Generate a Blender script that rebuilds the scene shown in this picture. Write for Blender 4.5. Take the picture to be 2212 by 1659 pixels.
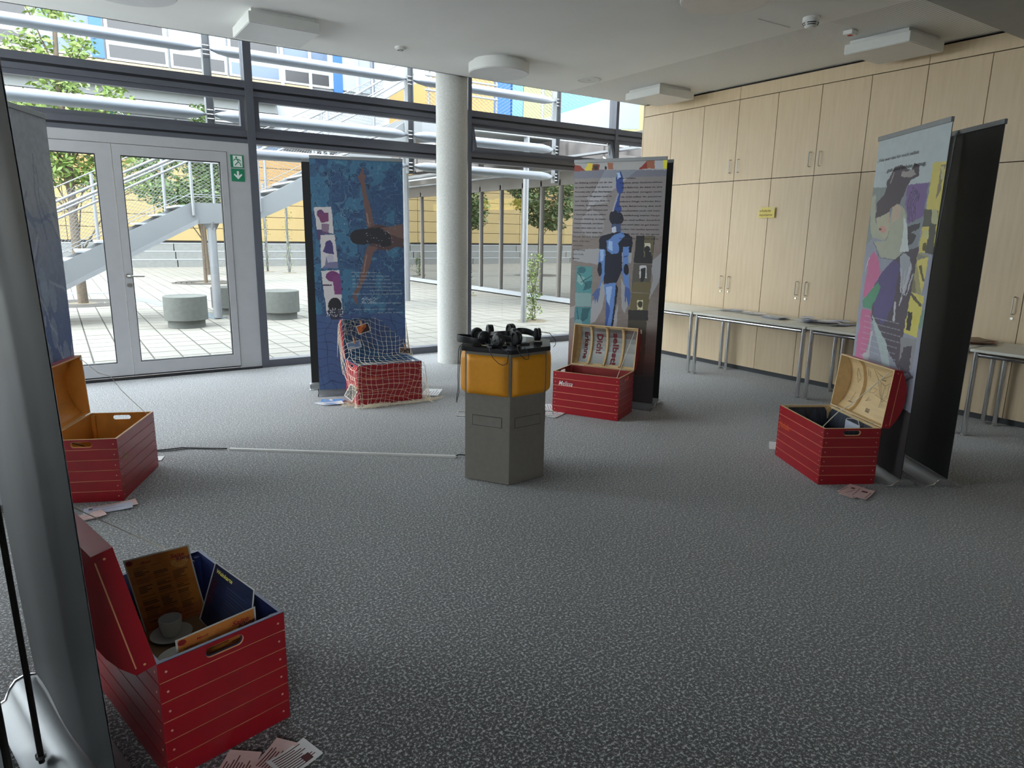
import bpy, math, random
import numpy as np
from mathutils import Matrix, Vector
random.seed(7); np.random.seed(7)
for o in list(bpy.data.objects): bpy.data.objects.remove(o)
S = bpy.context.scene
COL = S.collection
R = math.radians

# ------------------------------------------------------------ camera, world, light, exposure
YAW, PITCH, ROLL, FPX = 0.587821, 0.215614, 0.0164975, 1464.94
def cam_axes():
    f = Vector((math.sin(YAW)*math.cos(PITCH), math.cos(YAW)*math.cos(PITCH), -math.sin(PITCH)))
    r = Vector((math.cos(YAW), -math.sin(YAW), 0)); u = r.cross(f)
    return r*math.cos(ROLL)+u*math.sin(ROLL), u*math.cos(ROLL)-r*math.sin(ROLL), f
cd = bpy.data.cameras.new('camera'); cam = bpy.data.objects.new('camera', cd); COL.objects.link(cam)
cr, cu, cf = cam_axes()
cam.matrix_world = Matrix(((cr.x, cu.x, -cf.x, 0), (cr.y, cu.y, -cf.y, 0), (cr.z, cu.z, -cf.z, 1.55), (0, 0, 0, 1)))
cd.sensor_fit = 'HORIZONTAL'; cd.sensor_width = 36; cd.lens = 36*FPX/2212; cd.clip_start = 0.05; cd.clip_end = 300
S.camera = cam

w = bpy.data.worlds.new('world'); S.world = w; w.use_nodes = True
wn = w.node_tree; wn.nodes.clear()
wo = wn.nodes.new('ShaderNodeOutputWorld'); wb = wn.nodes.new('ShaderNodeBackground')
wt = wn.nodes.new('ShaderNodeTexCoord'); wz = wn.nodes.new('ShaderNodeSeparateXYZ'); wr = wn.nodes.new('ShaderNodeValToRGB')
wn.links.new(wt.outputs['Generated'], wz.inputs[0]); wn.links.new(wz.outputs['Z'], wr.inputs[0])
wr.color_ramp.elements[0].position = 0.0; wr.color_ramp.elements[0].color = (0.95, 0.97, 1.0, 1)
wr.color_ramp.elements[1].position = 0.8; wr.color_ramp.elements[1].color = (0.82, 0.89, 1.0, 1)
wn.links.new(wr.outputs[0], wb.inputs[0]); wb.inputs[1].default_value = 3.0
wn.links.new(wb.outputs[0], wo.inputs[0])
sl = bpy.data.lights.new('sun', 'SUN'); sl.energy = 1.0; sl.angle = R(25); sl.color = (1, .95, .86)
so = bpy.data.objects.new('sun', sl); COL.objects.link(so); so.rotation_euler = (R(4), R(-28), 0)
pl = bpy.data.lights.new('window_portal', 'AREA'); pl.shape = 'RECTANGLE'; pl.size = 14; pl.size_y = 3.7
pl.cycles.is_portal = True
po = bpy.data.objects.new('window_portal', pl); COL.objects.link(po); po.location = (2.0, 8.35, 1.87); po.rotation_euler = (R(-90), 0, 0)
vs = S.view_settings; vs.view_transform = 'Standard'; vs.look = 'None'; vs.gamma = 1; vs.use_curve_mapping = False
vs.exposure = 2.0
cy = S.cycles; cy.use_denoising = True; cy.max_bounces = 9; cy.diffuse_bounces = 5; cy.glossy_bounces = 4
cy.transmission_bounces = 6; cy.transparent_max_bounces = 24; cy.sample_clamp_indirect = 8; cy.caustics_reflective = False; cy.caustics_refractive = False

# ------------------------------------------------------------ materials
def C(r, g=None, b=None):
    if g is None: r, g, b = r
    f = lambda c: (c/255/12.92) if c/255 <= .04045 else ((c/255+.055)/1.055)**2.4
    return (f(r), f(g), f(b), 1)
MATS = {}
def mat(name, col, rough=.6, metal=0, var=0, vscale=8, stretch=(1, 1, 1), bump=0, bscale=None, spec=.5, coat=0, sheen=0, emit=0, alpha=None, col2=None, coord='Object', detail=3):
    if name in MATS: return MATS[name]
    m = bpy.data.materials.new(name); m.use_nodes = True; nt = m.node_tree; b = nt.nodes['Principled BSDF']
    if len(col) == 3: col = (*col, 1)
    b.inputs['Base Color'].default_value = col; b.inputs['Roughness'].default_value = rough; b.inputs['Metallic'].default_value = metal
    b.inputs['Specular IOR Level'].default_value = spec; b.inputs['Coat Weight'].default_value = coat
    if sheen: b.inputs['Sheen Weight'].default_value = sheen; b.inputs['Sheen Roughness'].default_value = .6
    if emit: b.inputs['Emission Color'].default_value = col; b.inputs['Emission Strength'].default_value = emit
    m.diffuse_color = col
    tc = nt.nodes.new('ShaderNodeTexCoord'); mp = nt.nodes.new('ShaderNodeMapping'); mp.inputs['Scale'].default_value = stretch
    nt.links.new(tc.outputs[coord], mp.inputs[0])
    nz = nt.nodes.new('ShaderNodeTexNoise'); nz.inputs['Scale'].default_value = vscale; nz.inputs['Detail'].default_value = detail
    nt.links.new(mp.outputs[0], nz.inputs['Vector'])
    cr_ = nt.nodes.new('ShaderNodeValToRGB'); cr_.color_ramp.elements[0].position = .3; cr_.color_ramp.elements[1].position = .7
    v = max(var, .02)
    c2 = col2 if col2 else tuple(min(1, c*(1+v)) for c in col[:3])+(1,)
    cr_.color_ramp.elements[0].color = (tuple(c*(1-v) for c in col[:3])+(1,)) if not col2 else col
    cr_.color_ramp.elements[1].color = c2
    nt.links.new(nz.outputs[0], cr_.inputs[0]); nt.links.new(cr_.outputs[0], b.inputs['Base Color'])
    if bump:
        bn = nt.nodes.new('ShaderNodeBump'); bn.inputs['Strength'].default_value = bump; bn.inputs['Distance'].default_value = .005
        n2 = nt.nodes.new('ShaderNodeTexNoise'); n2.inputs['Scale'].default_value = bscale or vscale*3; nt.links.new(mp.outputs[0], n2.inputs['Vector'])
        nt.links.new(n2.outputs[0], bn.inputs['Height']); nt.links.new(bn.outputs[0], b.inputs['Normal'])
    MATS[name] = m; return m
def glass_mat(name, tint, ior=1.45, rough=0.0, refl=0.0):
    if name in MATS: return MATS[name]
    m = bpy.data.materials.new(name); m.use_nodes = True; nt = m.node_tree; nt.nodes.clear()
    o = nt.nodes.new('ShaderNodeOutputMaterial'); mx = nt.nodes.new('ShaderNodeMixShader'); t = nt.nodes.new('ShaderNodeBsdfTransparent')
    g = nt.nodes.new('ShaderNodeBsdfGlossy'); fr = nt.nodes.new('ShaderNodeFresnel'); fr.inputs['IOR'].default_value = ior
    t.inputs[0].default_value = (*tint, 1); g.inputs['Roughness'].default_value = rough
    ad = nt.nodes.new('ShaderNodeMath'); ad.operation = 'ADD'; ad.use_clamp = True; ad.inputs[1].default_value = refl
    ge = nt.nodes.new('ShaderNodeNewGeometry'); sb = nt.nodes.new('ShaderNodeMath'); sb.operation = 'SUBTRACT'; sb.inputs[0].default_value = 1
    mu = nt.nodes.new('ShaderNodeMath'); mu.operation = 'MULTIPLY'; nt.links.new(ge.outputs['Backfacing'], sb.inputs[1])
    nt.links.new(fr.outputs[0], ad.inputs[0]); nt.links.new(ad.outputs[0], mu.inputs[0]); nt.links.new(sb.outputs[0], mu.inputs[1]); nt.links.new(mu.outputs[0], mx.inputs[0])
    nt.links.new(t.outputs[0], mx.inputs[1]); nt.links.new(g.outputs[0], mx.inputs[2]); nt.links.new(mx.outputs[0], o.inputs[0])
    MATS[name] = m; return m
def attr_mat(name, rough=.55):
    if name in MATS: return MATS[name]
    m = bpy.data.materials.new(name); m.use_nodes = True; nt = m.node_tree; b = nt.nodes['Principled BSDF']
    a = nt.nodes.new('ShaderNodeAttribute'); a.attribute_name = 'print'
    nt.links.new(a.outputs['Color'], b.inputs['Base Color']); b.inputs['Roughness'].default_value = rough
    MATS[name] = m; return m

# carpet: dark loop pile with pale flecks
def carpet_mat():
    m = bpy.data.materials.new('carpet'); m.use_nodes = True; nt = m.node_tree; b = nt.nodes['Principled BSDF']
    tc = nt.nodes.new('ShaderNodeTexCoord')
    n1 = nt.nodes.new('ShaderNodeTexNoise'); n1.inputs['Scale'].default_value = 92; n1.inputs['Detail'].default_value = 3; n1.inputs['Roughness'].default_value = .8
    nt.links.new(tc.outputs['Object'], n1.inputs['Vector'])
    r1 = nt.nodes.new('ShaderNodeValToRGB'); e = r1.color_ramp.elements
    e[0].position = .42; e[0].color = (.013, .013, .015, 1); e[1].position = .62; e[1].color = (.56, .56, .57, 1)
    k = r1.color_ramp.elements.new(.52); k.color = (.045, .045, .047, 1)
    nt.links.new(n1.outputs[0], r1.inputs[0]); nt.links.new(r1.outputs[0], b.inputs['Base Color'])
    bp = nt.nodes.new('ShaderNodeBump'); bp.inputs['Strength'].default_value = .6; bp.inputs['Distance'].default_value = .004
    nt.links.new(n1.outputs[0], bp.inputs['Height']); nt.links.new(bp.outputs[0], b.inputs['Normal'])
    b.inputs['Roughness'].default_value = .95; b.inputs['Specular IOR Level'].default_value = .25
    b.inputs['Sheen Weight'].default_value = .6; b.inputs['Sheen Roughness'].default_value = .5
    return m
# perforated plasterboard: rows of small dark holes
def perf_mat():
    m = bpy.data.materials.new('perforated_plaster'); m.use_nodes = True; nt = m.node_tree; b = nt.nodes['Principled BSDF']
    tc = nt.nodes.new('ShaderNodeTexCoord'); sp = nt.nodes.new('ShaderNodeSeparateXYZ'); nt.links.new(tc.outputs['Object'], sp.inputs[0])
    prods = []
    for ax in ('X', 'Y'):
        a = nt.nodes.new('ShaderNodeMath'); a.operation = 'MULTIPLY'; a.inputs[1].default_value = 2*math.pi/.022
        s = nt.nodes.new('ShaderNodeMath'); s.operation = 'SINE'
        nt.links.new(sp.outputs[ax], a.inputs[0]); nt.links.new(a.outputs[0], s.inputs[0]); prods.append(s)
    p = nt.nodes.new('ShaderNodeMath'); p.operation = 'ADD'; nt.links.new(prods[0].outputs[0], p.inputs[0]); nt.links.new(prods[1].outputs[0], p.inputs[1])
    r1 = nt.nodes.new('ShaderNodeValToRGB'); r1.color_ramp.elements[0].position = .50; r1.color_ramp.elements[0].color = (.88, .88, .87, 1)
    r1.color_ramp.elements[1].position = .95; r1.color_ramp.elements[1].color = (.40, .40, .40, 1)
    nt.links.new(p.outputs[0], r1.inputs[0]); nt.links.new(r1.outputs[0], b.inputs['Base Color']); b.inputs['Roughness'].default_value = .9
    return m

# ------------------------------------------------------------ mesh builder
class MB:
    def __init__(s): s.v = []; s.f = []; s.m = []; s.X = None
    def add(s, vs, fs, mi=0):
        n = len(s.v)
        s.v += [tuple(s.X @ Vector(v)) for v in vs] if s.X else [tuple(v) for v in vs]
        s.f += [tuple(i+n for i in f) for f in fs]; s.m += [mi]*len(fs); return s
    def box(s, a, b, mi=0):
        x0, y0, z0 = a; x1, y1, z1 = b
        return s.add([(x0,y0,z0),(x1,y0,z0),(x1,y1,z0),(x0,y1,z0),(x0,y0,z1),(x1,y0,z1),(x1,y1,z1),(x0,y1,z1)],
                     [(0,3,2,1),(4,5,6,7),(0,1,5,4),(1,2,6,5),(2,3,7,6),(3,0,4,7)], mi)
    def tube(s, path, r, n=8, mi=0, closed=False, sx=1.0):
        P = [Vector(p) for p in path]; k = len(P); vs = []; fs = []
        up = None
        for i, p in enumerate(P):
            if closed: t = (P[(i+1) % k]-P[i-1])
            else: t = (P[min(i+1, k-1)]-P[max(i-1, 0)])
            t.normalize()
            if up is None:
                up = Vector((0, 0, 1)) if abs(t.z) < .9 else Vector((0, 1, 0))
            a = t.cross(up)
            if a.length < 1e-5: a = t.cross(Vector((1, 0, 0)))
            a.normalize(); b = a.cross(t).normalized(); up = b
            rr = r[i] if isinstance(r, (list, tuple)) else r
            for j in range(n):
                q = 2*math.pi*j/n; vs.append(p+a*rr*math.cos(q)*sx+b*rr*math.sin(q))
        for i in range(k if closed else k-1):
            for j in range(n):
                a0 = i*n+j; a1 = i*n+(j+1) % n; b0 = ((i+1) % k)*n+j; b1 = ((i+1) % k)*n+(j+1) % n
                fs.append((a0, b0, b1, a1))
        if not closed and n > 2: fs.append(tuple(range(n))); fs.append(tuple(range((k-1)*n, k*n))[::-1])
        return s.add(vs, fs, mi)
    def prism(s, poly, axis, lo, hi, mi=0):
        def P(u, v, w):
            return {'x': (w, u, v), 'y': (u, w, v), 'z': (u, v, w)}[axis]
        n = len(poly); vs = [P(u, v, lo) for u, v in poly]+[P(u, v, hi) for u, v in poly]
        fs = [tuple(range(n))[::-1], tuple(range(n, 2*n))]+[(i, (i+1) % n, n+(i+1) % n, n+i) for i in range(n)]
        return s.add(vs, fs, mi)
    def lathe(s, prof, n=24, c=(0, 0, 0), mi=0):
        vs = []; fs = []
        for r, z in prof:
            for j in range(n):
                q = 2*math.pi*j/n; vs.append((c[0]+r*math.cos(q), c[1]+r*math.sin(q), c[2]+z))
        for i in range(len(prof)-1):
            for j in range(n): fs.append((i*n+j, i*n+(j+1) % n, (i+1)*n+(j+1) % n, (i+1)*n+j))
        if prof[0][0] > 1e-4: fs.append(tuple(range(n))[::-1])
        if prof[-1][0] > 1e-4: fs.append(tuple(range((len(prof)-1)*n, len(prof)*n)))
        return s.add(vs, fs, mi)
    def build(s, name, mats=None, parent=None, smooth=False, loc=None, rot=None, bevel=0, kind=None):
        me = bpy.data.meshes.new(name); me.from_pydata(s.v, [], s.f)
        if not isinstance(mats, (list, tuple)): mats = [mats]
        for m in mats:
            if m: me.materials.append(m)
        if len(mats) > 1: me.polygons.foreach_set('material_index', s.m)
        if smooth: me.shade_smooth() if hasattr(me, 'shade_smooth') else me.polygons.foreach_set('use_smooth', [True]*len(s.f))
        me.validate(); me.update()
        o = bpy.data.objects.new(name, me); COL.objects.link(o)
        if parent: o.parent = parent
        if loc: o.location = loc
        if rot: o.rotation_euler = rot
        if smooth == 'auto' or bevel:
            pass
        if bevel:
            b = o.modifiers.new('bevel', 'BEVEL'); b.width = bevel; b.segments = 2; b.limit_method = 'ANGLE'; b.angle_limit = R(40)
        if kind: o['kind'] = kind
        return o
def autosmooth(o, ang=35):
    me = o.data
    me.polygons.foreach_set('use_smooth', [True]*len(me.polygons))
    me.update()
    try: me.set_sharp_from_angle(angle=R(ang))
    except Exception: pass
    return o
def thing(name, label, cat, loc=(0, 0, 0), rz=0, group=None):
    o = bpy.data.objects.new(name, None); COL.objects.link(o); o.location = loc; o.rotation_euler = (0, 0, rz); o.empty_display_size = .1
    o['label'] = label; o['category'] = cat
    if group: o['group'] = group
    return o
def tag(o, label, cat, group=None):
    o['label'] = label; o['category'] = cat
    if group: o['group'] = group
    return o
def struct(o): o['kind'] = 'structure'; return o
def dup(root, loc=None, rz=None, label=None, group=None):
    kids = {}
    for x in bpy.data.objects:
        if x.parent: kids.setdefault(x.parent.name, []).append(x)
    def cp(o, par):
        c = o.copy(); COL.objects.link(c); c.parent = par
        for k in kids.get(o.name, []): cp(k, c)
        return c
    r = cp(root, None)
    if loc is not None: r.location = loc
    if rz is not None: r.rotation_euler = (0, 0, rz)
    if label: r['label'] = label
    if group: r['group'] = group
    return r
def rotm(loc, rx=0, ry=0, rz=0):
    return Matrix.Translation(loc) @ Matrix.Rotation(rz, 4, 'Z') @ Matrix.Rotation(ry, 4, 'Y') @ Matrix.Rotation(rx, 4, 'X')

_tc = {}
def text_geo(body, shear=0, bold=0):
    k = (body, shear, bold)
    if k in _tc: return _tc[k]
    c = bpy.data.curves.new('t', 'FONT'); c.body = body; c.size = 1; c.shear = shear; c.resolution_u = 2; c.offset = bold
    o = bpy.data.objects.new('t', c); COL.objects.link(o)
    dg = bpy.context.evaluated_depsgraph_get(); dg.update()
    me = bpy.data.meshes.new_from_object(o.evaluated_get(dg))
    vs = [tuple(v.co) for v in me.vertices]; fs = [tuple(p.vertices) for p in me.polygons]
    bpy.data.objects.remove(o); bpy.data.curves.remove(c); bpy.data.meshes.remove(me)
    _tc[k] = (vs, fs); return vs, fs
def text_to(mb, body, M, w=None, h=None, mi=0, shear=0, bold=.01, center=False):
    """flat lettering in the local xy plane of M, cap height h, fitted to width w"""
    vs, fs = text_geo(body, shear, bold)
    if not vs: return
    x1 = max(v[0] for v in vs); x0 = min(v[0] for v in vs); sy = (h or .02)/.7
    sx = (w/(x1-x0)) if w else sy
    off = -(x1-x0)*sx/2 if center else 0
    mb.add([M @ Vector(((v[0]-x0)*sx+off, v[1]*sy, 0)) for v in vs], fs, mi)

# ------------------------------------------------------------ flat prints painted on fine grids
def homog(src, dst):
    A = []
    for (x, y), (u, v) in zip(src, dst):
        A.append([x, y, 1, 0, 0, 0, -u*x, -u*y, -u]); A.append([0, 0, 0, x, y, 1, -v*x, -v*y, -v])
    _, _, vt = np.linalg.svd(np.array(A, float)); return vt[-1].reshape(3, 3)
def vnoise(nx, ny, cx, cy, seed=0):
    rs = np.random.RandomState(seed); g = rs.rand(cy+2, cx+2)
    X = np.linspace(0, cx, nx); Y = np.linspace(0, cy, ny); xi = np.minimum(X.astype(int), cx); yi = np.minimum(Y.astype(int), cy)
    fx = X-xi; fy = Y-yi; fx = fx*fx*(3-2*fx); fy = fy*fy*(3-2*fy); fx = fx[None, :]; fy = fy[:, None]
    a = g[yi][:, xi]; b = g[yi][:, xi+1]; c = g[yi+1][:, xi]; d = g[yi+1][:, xi+1]
    return (a*(1-fx)+b*fx)*(1-fy)+(c*(1-fx)+d*fx)*fy
class Canvas:
    """rows from the top; shapes are given in any frame mapped to (u,v) by H"""
    def __init__(s, nx, ny, bg, w, h):
        s.nx, s.ny, s.w, s.h = nx, ny, w, h
        s.a = np.zeros((ny, nx, 3)); s.a[:] = bg; s.H = None; s.gain = 1.0
        U, V = np.meshgrid((np.arange(nx)+.5)/nx, (np.arange(ny)+.5)/ny); s.U0, s.V0 = U, V; s.U, s.V = U, V; s.sc = 1
    def frame(s, quad, scale=1, ox=0, oy=0):
        """quad: TL,TR,BR,BL in px"""
        s.H = homog([(0, 0), (1, 0), (1, 1), (0, 1)], [((x-ox)*scale, (y-oy)*scale) for x, y in quad])
        W = s.H[2, 0]*s.U0+s.H[2, 1]*s.V0+s.H[2, 2]
        s.U = (s.H[0, 0]*s.U0+s.H[0, 1]*s.V0+s.H[0, 2])/W; s.V = (s.H[1, 0]*s.U0+s.H[1, 1]*s.V0+s.H[1, 2])/W
    def jitter(s, amp, c=30, seed=3):
        s.U = s.U+(vnoise(s.nx, s.ny, c, c*2, seed)-.5)*amp; s.V = s.V+(vnoise(s.nx, s.ny, c, c*2, seed+1)-.5)*amp
    def mask(s, pts):
        X, Y = s.U, s.V; ins = np.zeros(X.shape, bool); n = len(pts)
        for i in range(n):
            x0, y0 = pts[i]; x1, y1 = pts[(i+1) % n]
            if y0 == y1: continue
            c = ((y0 > Y) != (y1 > Y)) & (X < (x1-x0)*(Y-y0)/(y1-y0)+x0); ins ^= c
        return ins
    def put(s, m, col, al=1.0):
        s.a[m] = s.a[m]*(1-al)+np.array(col[:3])*al
    def poly(s, pts, col, al=1.0): s.put(s.mask(pts), col, al)
    def rect(s, x0, y0, x1, y1, col, al=1.0): s.put((s.U >= x0) & (s.U <= x1) & (s.V >= y0) & (s.V <= y1), col, al)
    def ell(s, x, y, rx, ry, col, al=1.0, ang=0):
        c, q = math.cos(ang), math.sin(ang); dx = s.U-x; dy = s.V-y
        s.put(((dx*c+dy*q)/rx)**2+((-dx*q+dy*c)/ry)**2 <= 1, col, al)
    def line(s, pts, w, col, al=1.0):
        d = np.full(s.U.shape, 1e9)
        for (x0, y0), (x1, y1) in zip(pts[:-1], pts[1:]):
            L2 = (x1-x0)**2+(y1-y0)**2+1e-9; t = np.clip(((s.U-x0)*(x1-x0)+(s.V-y0)*(y1-y0))/L2, 0, 1)
            d = np.minimum(d, np.hypot(s.U-x0-t*(x1-x0), s.V-y0-t*(y1-y0)))
        s.put(d < w/2, col, al)
    def noise(s, amp, c, seed=0, m=None):
        n = 1+(vnoise(s.nx, s.ny, c[0], c[1], seed)-.5)*2*amp
        if m is None: s.a *= n[:, :, None]
        else: s.a[m] *= n[m][:, None]
    def build(s, name, parent, z0, y=0, bow=None, rough=.55, double=True):
        """hang the print in the local xz plane, front towards -y; z0 = bottom"""
        nx, ny = s.nx, s.ny
        xs = np.linspace(-s.w/2, s.w/2, nx+1); zs = np.linspace(z0+s.h, z0, ny+1)
        Xg, Zg = np.meshgrid(xs, zs); Yg = np.full(Xg.shape, float(y))
        if bow: Yg = Yg+bow(Xg/s.w, (Zg-z0)/s.h)
        co = np.stack([Xg, Yg, Zg], -1).reshape(-1, 3)
        i = np.arange(ny)[:, None]*(nx+1)+np.arange(nx)[None, :]
        q = np.stack([i+nx+1, i+nx+2, i+1, i], -1).reshape(-1, 4)
        me = bpy.data.meshes.new(name); me.vertices.add(len(co)); me.vertices.foreach_set('co', co.ravel())
        me.loops.add(q.size); me.loops.foreach_set('vertex_index', q.ravel())
        me.polygons.add(len(q)); me.polygons.foreach_set('loop_start', np.arange(0, q.size, 4)); me.polygons.foreach_set('loop_total', np.full(len(q), 4))
        me.update(calc_edges=True)
        at = me.color_attributes.new('print', 'FLOAT_COLOR', 'CORNER')
        col = np.clip(s.a*s.gain, 0, .95).reshape(-1, 1, 3).repeat(4, 1); col = np.concatenate([col, np.ones(col.shape[:2]+(1,))], -1)
        at.data.foreach_set('color', col.astype(np.float32).ravel())
        me.materials.append(attr_mat('printed_film_%d' % int(rough*100), rough))
        o = bpy.data.objects.new(name, me); COL.objects.link(o); o.parent = parent
        return o
# ------------------------------------------------------------ shared materials
M_white = mat('ceiling_paint', (.88, .88, .87), .9, var=.02, vscale=2)
M_wall = mat('wall_paint', (.62, .61, .58), .9, var=.03)
M_bulk = mat('bulkhead_paint', (.42, .42, .41), .9, var=.03)
M_frame = mat('anthracite_frame', C(90, 92, 102), .38, var=.03)
M_frame2 = mat('anthracite_groove', C(38, 39, 46), .45, var=.03)
M_door = mat('silver_grey_frame', C(186, 186, 190), .42, metal=.1, var=.03)
M_seal = mat('black_seal', C(22, 22, 24), .6)
M_glass = glass_mat('window_glass', (.93, .96, .95))
M_wood = mat('birch_veneer', C(212, 188, 154), .42, var=.05, vscale=5, stretch=(6, 6, .5), bump=.02, col2=C(220, 198, 165), detail=5)
M_gap = mat('dark_gap', C(24, 17, 12), .8)
M_plinth = mat('plinth_grey', C(62, 64, 68), .7, var=.05)
M_chrome = mat('chrome', (.75, .75, .76), .12, metal=1, var=.03)
M_steel = mat('brushed_steel', (.62, .61, .58), .3, metal=1, var=.05)
M_conc = mat('column_plaster', C(200, 200, 196), .85, var=.10, vscale=60, bump=.15, bscale=120)
M_black = mat('black_plastic', C(24, 24, 27), .42, var=.05)
M_wplast = mat('white_plastic', (.78, .78, .76), .45, var=.02)
M_lampb = mat('lamp_housing', (.72, .73, .71), .5, var=.02)
M_lampd = mat('lamp_diffuser', (.70, .70, .71), .35, var=.02)

# ------------------------------------------------------------ room shell
XL, XR, YB, D, CH = -3.7, 7.45, -2.6, 8.05, 3.28
struct(MB().box((XL, YB, -.06), (XR+.6, D+.1, 0)).build('floor', carpet_mat()))
mb = MB(); mb.box((XL, YB, CH), (5.43, 7.12, CH+.25))
mb.box((XL, 7.12, 3.78), (XR+.6, D+.25, 3.95)); mb.box((XL, 7.10, CH), (XR+.6, 7.12, 3.78))
struct(mb.build('ceiling', M_white))
struct(MB().box((5.432, YB, CH+.002), (XR+.6, 7.098, CH+.25)).build('trim_1', perf_mat()))
struct(MB().box((XL, YB, 3.13), (XR, 2.64, 3.278)).build('trim_2', M_bulk))
def added_window_wall(name, n, along, a0, a1, lo, hi, pos, nb):
    """plain wall with an unseen window band added to light the room; along = 'x' or 'y'"""
    m = MB(); A = (YB, D+.2) if along == 'y' else (XL, XR+.6); t_ = -.2
    def bx(u0, u1, z0, z1, d0=0, d1=t_, mb_=None, o=0):
        q = mb_ or m; e0, e1 = min(pos+d0, pos+d1), max(pos+d0, pos+d1)
        q.box((e0, u0, z0), (e1, u1, z1)) if along == 'y' else q.box((u0, e0, z0), (u1, e1, z1))
    bx(A[0], a0, 0, 3.9); bx(a1, A[1], 0, 3.9); bx(a0, a1, 0, lo); bx(a0, a1, hi, 3.9); struct(m.build(name, M_wall))
    wn_ = bpy.data.objects.new('window_%d' % n, None); COL.objects.link(wn_); wn_['kind'] = 'structure'  # out-of-view opening, added for the daylight it lets in
    f = MB()
    for i in range(nb+1): u = a0+(a1-a0)*i/nb; bx(max(a0, u-.03), min(a1, u+.03), lo, hi, -.06, -.12, f)
    bx(a0, a1, lo, lo+.05, -.06, -.12, f); bx(a0, a1, hi-.05, hi, -.06, -.12, f); f.build('window_frame', M_frame, wn_)
    g = MB(); bx(a0+.03, a1-.03, lo+.05, hi-.05, -.085, -.095, g); g.build('pane', M_glass, wn_)
added_window_wall('wall_left', 6, 'y', 5.0, 7.9, .05, 3.2, XL, 2)  # unseen side windows added to brighten ceiling and cupboards
added_window_wall('wall_back', 7, 'x', -3.0, -.8, 1.3, 2.7, YB, 2)  # added windows behind the camera, extra light on the chest fronts
struct(MB().box((XR, YB, 0), (XR+.2, 7.06, 3.27)).build('wall_right', M_wall))
struct(MB().box((8.3, 6.9, 0), (8.5, D+.2, 3.9)).build('wall_far_right', M_wall))
struct(MB().box((XR+.2, 6.8, 0), (8.3, 6.9, 3.9)).build('wall_niche', M_wall))
# concealed building parts above and around the glazing
struct(MB().box((-14, D+.1, 3.96), (XL, D+.4, 4.4)).box((XL, 6.6, 3.96), (8.5, D+.35, 4.3)).build('trim_3', mat('fascia_grey', C(120, 122, 126), .6)))

# ---- window bays
def prof_h(mb, x0, x1, z0, z1, y0=D, y1=D+.14):
    """horizontal transom with the recessed groove the photo shows"""
    h = z1-z0
    mb.box((x0, y0, z0), (x1, y1, z0+h*.34), 0); mb.box((x0, y0+.022, z0+h*.34), (x1, y1, z0+h*.52), 1)
    mb.box((x0, y0, z0+h*.52), (x1, y1, z1), 0)
def ring(mb, x0, x1, z0, z1, t, y0, y1, mi=0):
    mb.box((x0, y0, z0), (x0+t, y1, z1), mi); mb.box((x1-t, y0, z0), (x1, y1, z1), mi)
    mb.box((x0+t, y0, z0), (x1-t, y1, z0+t), mi); mb.box((x0+t, y0, z1-t), (x1-t, y1, z1), mi)
MU = [(-.80, -.735), (1.872, 1.955), (4.612, 4.668), (7.138, 7.19), (8.22, 8.30), (-3.70, -3.62)]
T1 = (2.965, 3.118); T2 = (2.478, 2.606)
def bay(n, x0, x1, low=True, tilt=0, vent=True):
    wn_ = bpy.data.objects.new('window_%d' % n, None); COL.objects.link(wn_); wn_['kind'] = 'structure'
    wn_.location = ((x0+x1)/2, D, 0); dx = -(x0+x1)/2
    def P(mb_, name, mats): 
        for i, v in enumerate(mb_.v): mb_.v[i] = (v[0]+dx, v[1]-D, v[2])
        return mb_.build(name, mats, wn_)
    m = MB(); prof_h(m, x0, x1, *T1); P(m, 'transom', [M_frame, M_frame2])
    m = MB(); prof_h(m, x0, x1, *T2); P(m, 'transom', [M_frame, M_frame2])
    P(MB().box((x0, D+.02, 3.69), (x1, D+.12, 3.78)), 'head_rail', [M_frame])
    P(MB().box((x0, D+.07, 3.118), (x1, D+.082, 3.69)), 'pane', [M_glass])
    m = MB(); z0, z1 = T2[1]+.002, T1[0]-.002
    ring(m, x0+.012, x1-.012, z0, z1, .045, D+.02 if not tilt else 0, D+.09 if not tilt else .07)
    g = MB()
    if tilt:
        m.X = None; Mx = Matrix.Translation((0, D+.04, z1)) @ Matrix.Rotation(-tilt, 4, 'X') @ Matrix.Translation((0, 0, -z1))
        m.v = [tuple(Mx @ Vector(v)) for v in m.v]
        g.box((x0+.057, .03, z0+.045), (x1-.057, .042, z1-.045)); g.v = [tuple(Mx @ Vector(v)) for v in g.v]
        P(MB().tube([(x1-.05, D+.05, z0+.05), (x1-.05, D+.19, z0+.12)], .012, 6).tube([(x1-.11, D+.05, z1-.03), (x1-.02, D+.05, z0+.02)], .008, 6), 'window_stay', [M_steel])
    else: g.box((x0+.057, D+.05, z0+.045), (x1-.057, D+.062, z1-.045))
    P(m, 'vent_sash', [M_frame]); P(g, 'pane', [M_glass])
    if low:
        m = MB(); m.box((x0, D, 0), (x1, D+.14, .085)); P(m, 'sill', [M_frame])
        P(MB().box((x0, D+.07, .085), (x1, D+.082, T2[0])), 'pane', [M_glass])
    return wn_
bay(1, -.735, 1.872, low=False); bay(2, 1.955, 4.612); bay(3, 4.668, 7.138, tilt=R(16)); bay(4, 7.19, 8.22); bay(5, -3.62, -.80)
m = MB()
for a, b in MU: m.box((a, D-.01, 0), (b, D+.15, 3.78)); 
struct(m.build('trim_4', M_frame))
# dark threshold under the doors
struct(MB().box((-.735, D-.02, 0), (1.872, D+.12, .022)).build('trim_5', M_frame2))
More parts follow.
